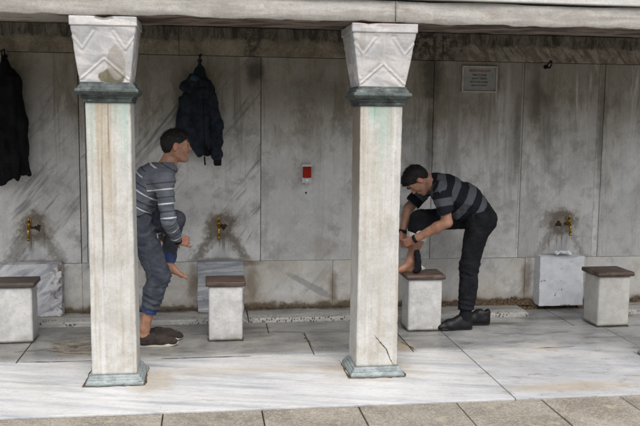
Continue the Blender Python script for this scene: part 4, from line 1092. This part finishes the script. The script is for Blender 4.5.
    for c_, kn in ((cN, knN), (cF, knF)):
        a = nrm(c_ - kn); j.cone(c_ + a * .02, c_ + a * .09, .046, .048, .004, 'sub')
        e_ = c_ + a * .006; j.cut(lambda X, Y, Z, a=a, e_=e_: np.where(((X - e_[0]) ** 2 + (Y - e_[1]) ** 2 + (Z - e_[2]) ** 2) < .011, (X - e_[0]) * a[0] + (Y - e_[1]) * a[1] + (Z - e_[2]) * a[2], -.05), .003)
    j.noise(.012, 9, 2, (1, 1, 1.5)); j.noise(.008, 22, 3, (.9, .9, 2.0)); j.noise(.003, 60, 2, (.7, .7, 2.2))
    sh_ = anN - knN
    j.fold(knN + sh_ * .50, .16, sh_, .042, .010, 1); j.fold(knN + (.02, 0, 0), .12, (.3, 0, 1), .05, .014, 2); j.fold(hipN + (.07, 0, -.01), .15, (.8, 0, -.6), .05, .015, 3)
    j.fold(knF + (-.05, 0, -.06), .12, (.6, 0, .8), .04, .009, 4); j.fold(hipN + (0, 0, -.17), .13, (.5, 0, 1), .06, .007, 5)
    V, F = j.surf(1); tr = mesh_obj('jeans', V, F, MT['jeans'], t, True)
    for c_, kn, an in ((cN, knN, anN), (cF, knF, anF)):
        a = nrm(c_ - kn); q = Vol(c_ - .12, c_ + .12, .004)
        q.cone(c_ - a * .006, c_ + a * .026, .0575, .0560, .01); q.cone(c_ + a * .0, c_ + a * .12, .046, .047, .003, 'sub')
        q.cut(lambda X, Y, Z, a=a, c_=c_: (X - c_[0]) * a[0] + (Y - c_[1]) * a[1] + (Z - c_[2]) * a[2] - .034, .004)
        q.noise(.006, 30, 2); V, F = q.surf(1); mesh_obj('cuff_lining', V, F, MT['bluelin'], t, True)
    # ---- watch band at the near wrist
    a = nrm(wrN - elN); V, F = tube([wrN + a * .000, wrN + a * .022], [.0305, .0295], 24); 
    mesh_obj('watch_strap', V, F, MT['blackc'], t, True)
    shoe('shoe', t, (-.478, 5.775, 0), (1, .05), MT['suede'], MT['sole'], L=.285, top=.086, laces=MT['blackc'])
    # pale cloth held in the far hand
    q = Vol((-.42, 5.94, .60), (-.24, 6.10, .76), .004); q.cone((-.345, 6.02, .715), (-.325, 6.02, .650), .018, .024, .01); q.cone((-.325, 6.01, .67), (-.315, 6.02, .635), .016, .008, .01); q.noise(.012, 45, 3)
    V, F = q.surf(0); tag(mesh_obj('tissue', V, F, MT['tissue']), 'pale crumpled tissue in the far hand of the man in the striped sweater', 'tissue')
    s_ = thing('shoe', 'empty dark brown suede shoe with cream sole on the floor', 'shoe', (-.42, 5.93, 0))
    shoe(None, s_, (-.435, 5.915, 0), (1, .16), MT['suede'], MT['sole'], L=.275, top=.090, laces=MT['blackc'])
person_left()

# ================================================================== PERSON 2: man bending over the stool, right bay
def person_right():
    t = thing('person', 'man in black and grey striped polo shirt bending over a stool', 'person', (1.95, 6.1, 0))
    O = np.array((1.603, 6.12, 1.150)); fr = frame((-.40, -.02, -.90), (-.90, 0, .40))
    neck = np.array((1.735, 6.12, 1.135))
    shN = np.array((1.745, 5.955, 1.085)); elN = np.array((1.785, 5.915, .850)); wrN = np.array((1.565, 6.015, .712))
    shF = np.array((1.735, 6.285, 1.085)); elF = np.array((1.590, 6.320, .915)); wrF = np.array((1.535, 6.275, .730))
    ch = np.array((1.830, 6.12, 1.075)); wa = np.array((1.985, 6.12, .985)); pe = np.array((2.085, 6.12, .885))
    hipN = np.array((2.080, 6.035, .855)); knN = np.array((2.005, 6.035, .500)); anN = np.array((1.990, 6.035, .125))
    hipF = np.array((2.070, 6.205, .855)); knF = np.array((1.655, 6.180, .835)); anF = np.array((1.570, 6.150, .521))
    b = Vol((1.38, 5.82, .02), (2.26, 6.42, 1.30), .0044)
    head(b, O, fr, neck, .95)
    b.cone(neck, ch, .062, .10, .04); b.cone(ch, wa, .100, .095, .05, sy=1.4); b.cone(wa, pe, .094, .098, .05, sy=1.4)
    for sh, el, wr in ((shN, elN, wrN), (shF, elF, wrF)):
        b.cone(ch + (-.02, (sh - ch)[1] * .5, .01), sh, .075, .052, .04); b.cone(sh, el, .048, .040, .02)
        mid = el + (wr - el) * .3; b.cone(el, mid, .039, .041, .015); b.cone(mid, wr, .041, .027, .015)
    for hp, kn, an in ((hipN, knN, anN), (hipF, knF, anF)):
        b.cone(hp, kn, .078, .054, .03); calf = kn + (an - kn) * .36 + np.array((.014, 0, 0)); b.cone(kn, calf, .050, .055, .02); b.cone(calf, an, .055, .036, .02)
    hand(b, wrN, (-.80, .40, -.45), (.30, .75, .40), 1, (.45, .6, .7, .8), .05)
    hand(b, wrF, (-.15, -.45, -.85), (.6, -.6, .2), -1, (.5, .6, .7, .8), .05)
    foot(b, anF + (-.005, 0, -.02), (-1, -.08, .0), (0, 0, 1), 1, .93)
    b.cone(anN, anN + (.01, 0, -.07), .032, .030, .02)
    V, F = b.surf(1); dO = V - O; xl = dO @ fr[0]; yl = dO @ fr[1]; zl = dO @ fr[2]
    red = np.exp(-(((xl + .006) / .022) ** 2 + ((zl + .004) / .034) ** 2)) * (np.abs(yl) > .070)
    for p in (wrN + (-.08, 0, -.04), wrF + (0, 0, -.08), anF + (-.1, 0, -.06)): red = red + .5 * np.exp(-(np.linalg.norm(V - p, axis=1) / .07) ** 2)
    mesh_obj('body', V, F, MT['skin'], t, True, {'red': np.clip(red, 0, 1), 'beard': .25 * ((zl < -.03) & (xl > 0) & (zl > -.12))})
    hair('hair', t, O, fr, .97, 9); eyes(t, O, fr, .95)
    # polo shirt
    s = Vol((1.50, 5.80, .78), (2.30, 6.46, 1.30), .0048)
    s.cone(neck + (.020, 0, -.006), ch, .070, .112, .05, sy=1.1); s.cone(ch, wa, .118, .122, .06, sy=1.38); s.cone(wa, pe + (-.005, 0, .01), .122, .118, .05, sy=1.38)
    s.cone(ch + (.06, 0, -.05), wa + (-.03, 0, -.06), .09, .09, .05, sy=1.3)
    for sh, el in ((shN, elN), (shF, elF)):
        a = nrm(el - sh); e_ = sh + a * .165
        s.cone(ch + (-.03, (sh - ch)[1] * .5, .01), sh, .085, .062, .04); s.cone(sh, e_, .064, .066, .025); s.cone(e_ + a * .03, e_ + a * .12, .056, .06, .003, 'sub')
        e2 = e_ + a * .02
        s.cut(lambda X, Y, Z, a=a, e_=e2: np.where(((X - e_[0]) ** 2 + (Y - e_[1]) ** 2 + (Z - e_[2]) ** 2) < .0105, (X - e_[0]) * a[0] + (Y - e_[1]) * a[1] + (Z - e_[2]) * a[2], -.05), .004)
    hd = nrm((.50, 0, -.60)); hp_ = np.array((2.145, 6.12, .885)); hd = nrm((.42, 0, -.90))
    s.cut(lambda X, Y, Z: (X - hp_[0]) * hd[0] + (Z - hp_[2]) * hd[2], .004)
    s.cone(neck + (.012, 0, 0), neck + (-.09, 0, .02), .055, .06, .006, 'sub')
    s.noise(.020, 8, 2, (1.8, 1, 1.5)); s.noise(.009, 22, 2, (1.6, 1, 1.6))
    s.fold(wa + (.0, -.08, -.08), .17, (.8, 0, -.5), .05, .016, 1); s.fold(shN + (.02, 0, -.03), .11, (.6, 0, .8), .04, .008, 2); s.fold(ch + (.05, -.1, .02), .15, (1, 0, .2), .06, .007, 3)
    V, F = s.surf(1)
    D1, t1 = seg_t(V, shN, elN); D3, t3 = seg_t(V, shF, elF); ax = nrm((.80, 0, -.42))
    # stripes lie across the slanting back
    tor = (V - neck) @ ax + .02; arm = t1 * .24; arm2 = t3 * .24
    da = D1 - .062; db = D3 - .062
    isA = (da < .012) & (V[:, 1] < shN[1] + .045) & (t1 > .02); isB = (db < .012) & (V[:, 1] > shF[1] - .045) & (t3 > .02)
    st = np.where(isA, arm + .065, np.where(isB, arm2 + .065, tor))
    mesh_obj('polo_shirt', V, F, MT['polo'], t, True, {'stripe': st})
    # collar
    q = Vol(neck - .14, neck + .14, .004); a = nrm(O + fr[2] * -.06 - neck)
    q.cone(neck + (.02, 0, .0), neck + (-.004, 0, .004), .073, .069, .01); q.cone(neck + (.08, 0, 0), neck + (-.12, 0, .0), .057, .058, .003, 'sub')
    q.noise(.005, 20, 2); V, F = q.surf(1); mesh_obj('collar', V, F, MT['blackc'], t, True)
    # trousers
    j = Vol((1.50, 5.85, .10), (2.32, 6.42, 1.08), .0048)
    j.cone(wa + (.03, 0, -.03), pe, .092, .108, .04, sy=1.35); j.cone(pe + (.022, -.075, -.030), pe + (.022, .075, -.030), .105, .105, .03)
    j.cone(hipN, knN, .102, .073, .05); cN = anN + (0, 0, .045); j.cone(knN, cN + (.004, 0, .05), .076, .066, .03); j.cone(knN + (anN - knN) * .36 + np.array((.016, 0, 0)), cN, .066, .062, .02)
    j.cone(hipF, knF, .094, .078, .04); cF = knF + (anF - knF) * .30; j.cone(knF, cF, .078, .076, .03); j.cone(cF - (.0, 0, -.012), cF, .082, .080, .01)
    for c_, kn, rr in ((cN, knN, .045), (cF, knF, .064)):
        a = nrm(c_ - kn); j.cone(c_ + a * .035, c_ + a * .12, rr, rr, .004, 'sub'); e_ = c_ + a * .020
        j.cut(lambda X, Y, Z, a=a, e_=e_: np.where(((X - e_[0]) ** 2 + (Y - e_[1]) ** 2 + (Z - e_[2]) ** 2) < .016, (X - e_[0]) * a[0] + (Y - e_[1]) * a[1] + (Z - e_[2]) * a[2], -.05), .004)
    j.noise(.012, 8, 2, (1, 1, 1.3)); j.noise(.006, 20, 3, (.9, .9, 1.8)); j.noise(.003, 60, 2, (.7, .7, 2.2))
    sh_ = anN - knN
    j.fold(cN + (0, 0, .03), .11, sh_, .040, .014, 1); j.fold(knN + (-.01, 0, .02), .14, (.4, 0, 1), .05, .014, 2); j.fold(hipN + (-.08, 0, -.03), .15, (.9, 0, -.4), .05, .016, 3); j.fold(knF + (.05, 0, -.02), .14, (1, 0, .3), .05, .009, 6)
    V, F = j.surf(1); mesh_obj('trousers', V, F, MT['blackc'], t, True)
    a = nrm(cF - knF); q = Vol(cF - .14, cF + .14, .004); q.cone(cF - a * .000, cF + a * .048, .084, .078, .01); q.cone(cF + a * .0, cF + a * .12, .066, .068, .003, 'sub')
    q.cut(lambda X, Y, Z: (X - cF[0]) * a[0] + (Y - cF[1]) * a[1] + (Z - cF[2]) * a[2] - .058, .004); q.noise(.006, 25, 2)
    V, F = q.surf(1); mesh_obj('hem_lining', V, F, MT['whitelin'], t, True)
    # socks and shoes
    q = Vol(anN - .14, anN + .14, .004); q.cone(anN + (.002, 0, .09), anN + (-.002, 0, -.05), .047, .045, .01); q.cone(anN + (-.01, 0, -.03), anN + (-.05, 0, -.055), .044, .036, .02); q.noise(.006, 26, 2); V, F = q.surf(1); mesh_obj('sock', V, F, MT['blackc'], t, True)
    shoe('shoe', t, (2.045, 6.035, 0), (-1, -.04), MT['leather'], MT['bsole'], L=.30, top=.104)
    for nm, wr, el in (('watch_strap', wrN, elN), ('wrist_band', wrF, elF)):
        a = nrm(wr - el); V, F = tube([wr - a * .014, wr + a * .010], [.0325, .0315], 24); mesh_obj(nm, V, F, MT['blackc'], t, True)
    s_ = thing('shoe', 'empty black leather shoe standing behind the heel of the bending man', 'shoe', (2.13, 6.17, 0))
    shoe(None, s_, (2.235, 6.165, 0), (-1, .12), MT['leather'], MT['bsole'], L=.28, top=.114)
    q = Vol((1.52, 6.02, .42), (1.70, 6.24, .64), .004)
    q.cone((1.603, 6.075, .600), (1.612, 6.07, .47), .022, .026, .01, sy=.8, ax=(0, 1, 0)); q.cone((1.612, 6.07, .475), (1.590, 6.065, .457), .026, .020, .01); q.noise(.014, 30, 3)
    V, F = q.surf(1); tag(mesh_obj('sock', V, F, MT['blackc']), 'black sock dangling from the hands of the bending man over the stool', 'sock')
    q = Vol((1.58, 6.10, .42), (1.74, 6.26, .54), .004); q.cone((1.655, 6.17, .461), (1.675, 6.19, .456), .022, .020, .01); q.noise(.016, 40, 3)
    V, F = q.surf(1); tag(mesh_obj('sock', V, F, MT['whitelin']), 'small rolled white sock lying on the wooden seat behind the raised foot', 'sock')
person_right()

# ================================================================== COATS
def coats():
    t = thing('coat', 'dark navy hooded coat hanging on the wall behind the man in the striped sweater', 'coat', (-.04, 6.62, 2.03))
    y = 6.62
    c = Vol((-.27, 6.46, 1.16), (.19, 6.735, 2.08), .0055)
    c.cone((-.038, 6.61, 2.035), (-.040, y, 1.96), .012, .035, .02); c.cone((-.040, y, 1.96), (-.045, y, 1.86), .035, .075, .03)
    c.cone((-.05, y, 1.83), (-.075, y + .01, 1.36), .085, .070, .05, sy=1.30, ax=(1, 0, 0)); c.cone((-.135, y, 1.73), (-.175, y, 1.42), .050, .045, .05)
    c.cone((.0, y - .01, 1.82), (.030, y, 1.40), .070, .050, .04, sy=1.1, ax=(1, 0, 0))
    c.cut(lambda X, Y, Z: 1.335 + .03 * np.sin(X * 40) + (X + .05) * -.05 - Z, .01)
    c.noise(.045, 8, 2, (2.2, 1, .30)); c.noise(.016, 22, 2, (1.8, 1, .4))
    c.fold((-.09, 6.57, 1.60), .24, (1, 0, .15), .055, .014, 1); c.fold((.03, 6.57, 1.50), .18, (1, 0, -.2), .05, .012, 2)
    V, F = c.surf(1); mesh_obj('coat_body', V, F, MT['navy'], t, True)
    c = Vol((-.27, 6.42, 1.72), (.08, 6.72, 2.00), .005)
    c.cone((-.150, y - .03, 1.842), (-.020, y - .075, 1.800), .036, .042, .03); c.cone((-.020, y - .075, 1.80), (.022, y - .03, 1.86), .040, .032, .03); c.cone((-.150, y - .03, 1.845), (-.085, y - .01, 1.905), .034, .036, .03); c.cone((-.085, y - .01, 1.905), (-.03, y, 1.93), .036, .03, .03)
    c.noise(.024, 16, 3); V, F = c.surf(1); mesh_obj('hood', V, F, MT['navy'], t, True)
    c = Vol((-.14, 6.50, 1.85), (.01, 6.68, 1.99), .005); c.cone((-.085, y - .055, 1.915), (-.055, y - .05, 1.895), .030, .024, .01); c.noise(.008, 26, 2); V, F = c.surf(1); mesh_obj('hood_lining', V, F, MT['tealin'], t, True)
    c = Vol((.0, 6.48, 1.20), (.19, 6.72, 1.86), .005)
    c.cone((.040, y - .02, 1.775), (.085, y - .02, 1.56), .045, .055, .03); c.cone((.085, y - .02, 1.56), (.092, y - .02, 1.315), .055, .043, .02); c.noise(.022, 11, 2, (1.2, 1, 1.6)); c.noise(.010, 30, 2, (1, 1, 1.8))
    V, F = c.surf(1); sl = mesh_obj('sleeve', V, F, MT['navy'], t, True)
    c = Vol((.04, 6.54, 1.19), (.16, 6.68, 1.34), .005); c.cone((.094, y - .02, 1.305), (.098, y - .02, 1.245), .032, .031, .01); c.cone((.098, y - .02, 1.22), (.099, y - .02, 1.19), .024, .026, .003, 'sub'); c.noise(.004, 40, 2); V, F = c.surf(1)
    mesh_obj('sleeve_cuff', V, F, MT['blackc'], t, True)
    c = Vol((-.27, 6.50, 1.22), (-.10, 6.73, 1.80), .0055); c.cone((-.165, y + .02, 1.74), (-.195, y + .02, 1.50), .042, .045, .03); c.cone((-.195, y + .02, 1.50), (-.180, y + .02, 1.30), .045, .036, .02); c.noise(.012, 13, 3); V, F = c.surf(1)
    mesh_obj('sleeve', V, F, MT['navy'], t, True)
    V, F = tube([(-.012, y - .09, 1.80), (-.010, y - .10, 1.60), (-.004, y - .095, 1.42), (-.006, y - .07, 1.30), (.0, y - .06, 1.235)], [.0032] * 5, 8); mesh_obj('drawstring', V, F, MT['blackc'], t, True)
    V, F = tube([(-.006, y - .07, 1.300), (.0, y - .06, 1.235)], [.006, .0065], 8); mesh_obj('string_end', V, F, MT['blackc'], t, True)
    c = Vol((-.14, 6.50, 1.26), (.08, 6.70, 1.46), .0055); c.cone((-.09, y, 1.40), (.03, y, 1.385), .052, .05, .02); c.cone((-.02, y, 1.37), (.02, y, 1.345), .05, .04, .02); c.noise(.012, 16, 2); V, F = c.surf(1); mesh_obj('lining', V, F, MT['blackcoat'], t, True)
    # black coat
    t = thing('coat', 'long black coat hanging at the left edge of the picture', 'coat', (-1.52, 6.62, 2.02))
    c = Vol((-1.82, 6.46, 1.04), (-1.27, 6.735, 2.07), .0055)
    c.cone((-1.520, 6.61, 2.04), (-1.515, y, 1.97), .012, .035, .02); c.cone((-1.515, y, 1.97), (-1.49, y, 1.86), .04, .085, .03)
    c.cone((-1.50, y, 1.84), (-1.53, y, 1.15), .095, .090, .05, sy=1.30, ax=(1, 0, 0)); c.cone((-1.62, y, 1.78), (-1.70, y, 1.20), .05, .05, .05)
    c.cut(lambda X, Y, Z: 1.085 + .025 * np.sin(X * 33) + (X + 1.5) * .12 - Z, .01)
    c.noise(.045, 8, 2, (2.2, 1, .30), 4); c.noise(.016, 22, 2, (1.8, 1, .4)); V, F = c.surf(1); mesh_obj('coat_body', V, F, MT['blackcoat'], t, True)
    c = Vol((-1.50, 6.48, 1.24), (-1.27, 6.72, 1.86), .0055); c.cone((-1.425, y - .01, 1.80), (-1.405, y - .01, 1.56), .045, .058, .03); c.cone((-1.405, y - .01, 1.56), (-1.385, y - .01, 1.32), .056, .045, .02)
    c.noise(.016, 13, 3, off=2); V, F = c.surf(1); mesh_obj('sleeve', V, F, MT['blackcoat'], t, True)
    c = Vol((-1.46, 6.52, 1.05), (-1.27, 6.70, 1.36), .0055); c.cone((-1.395, y, 1.31), (-1.345, y, 1.155), .038, .014, .02, sy=.7); c.cone((-1.40, y, 1.30), (-1.40, y, 1.17), .04, .03, .02); c.noise(.012, 20, 3); V, F = c.surf(1); mesh_obj('coat_tail', V, F, MT['blackcoat'], t, True)
    c = Vol((-1.60, 6.44, 1.84), (-1.38, 6.68, 2.01), .0055); c.cone((-1.56, y - .02, 1.90), (-1.44, y - .05, 1.88), .035, .042, .03); c.noise(.012, 16, 3); V, F = c.surf(1); mesh_obj('hood', V, F, MT['blackcoat'], t, True)
coats()

# tissue on the right-hand block: a crumpled sheet
def crumpled(x, y, z, sx, sy_, amp, seed):
    n = 34; X, Y = np.meshgrid(np.linspace(-1, 1, n), np.linspace(-1, 1, n), indexing='ij'); P = np.stack([X.ravel() * sx, Y.ravel() * sy_, 0 * X.ravel()], 1)
    h = np.abs(fbm(P * 38 + seed, 4)) * amp * 2 + (1 - np.abs(X.ravel()) ** 2) * amp * .45 + .004
    r = 1 + .35 * vnoise(np.stack([np.arctan2(P[:, 1], P[:, 0]) * 2 + seed, 0 * P[:, 0] + 3.3, 0 * P[:, 0]], 1))
    V = np.stack([x + P[:, 0] * r, y + P[:, 1] * r, z + h], 1); B = V.copy(); B[:, 2] = np.maximum(z + .0005, V[:, 2] - .004); m = n * n
    F = [(i * n + j, (i + 1) * n + j, (i + 1) * n + j + 1, i * n + j + 1) for i in range(n - 1) for j in range(n - 1)]
    F2 = [tuple(m + k for k in f[::-1]) for f in F]
    rim = [i * n for i in range(n)] + [(n - 1) * n + j for j in range(1, n)] + [i * n + n - 1 for i in range(n - 2, -1, -1)] + [j for j in range(n - 2, 0, -1)]
    F3 = [(rim[(k + 1) % len(rim)], rim[k], m + rim[k], m + rim[(k + 1) % len(rim)]) for k in range(len(rim))]
    return np.concatenate([V, B]), F + F2 + F3
V, F = crumpled(3.045, 6.655, .463, .068, .032, .030, 3)
tag(mesh_obj('tissue', V, F, MT['tissue'], None, True), 'crumpled white tissue lying on top of the white block under the right tap', 'tissue')
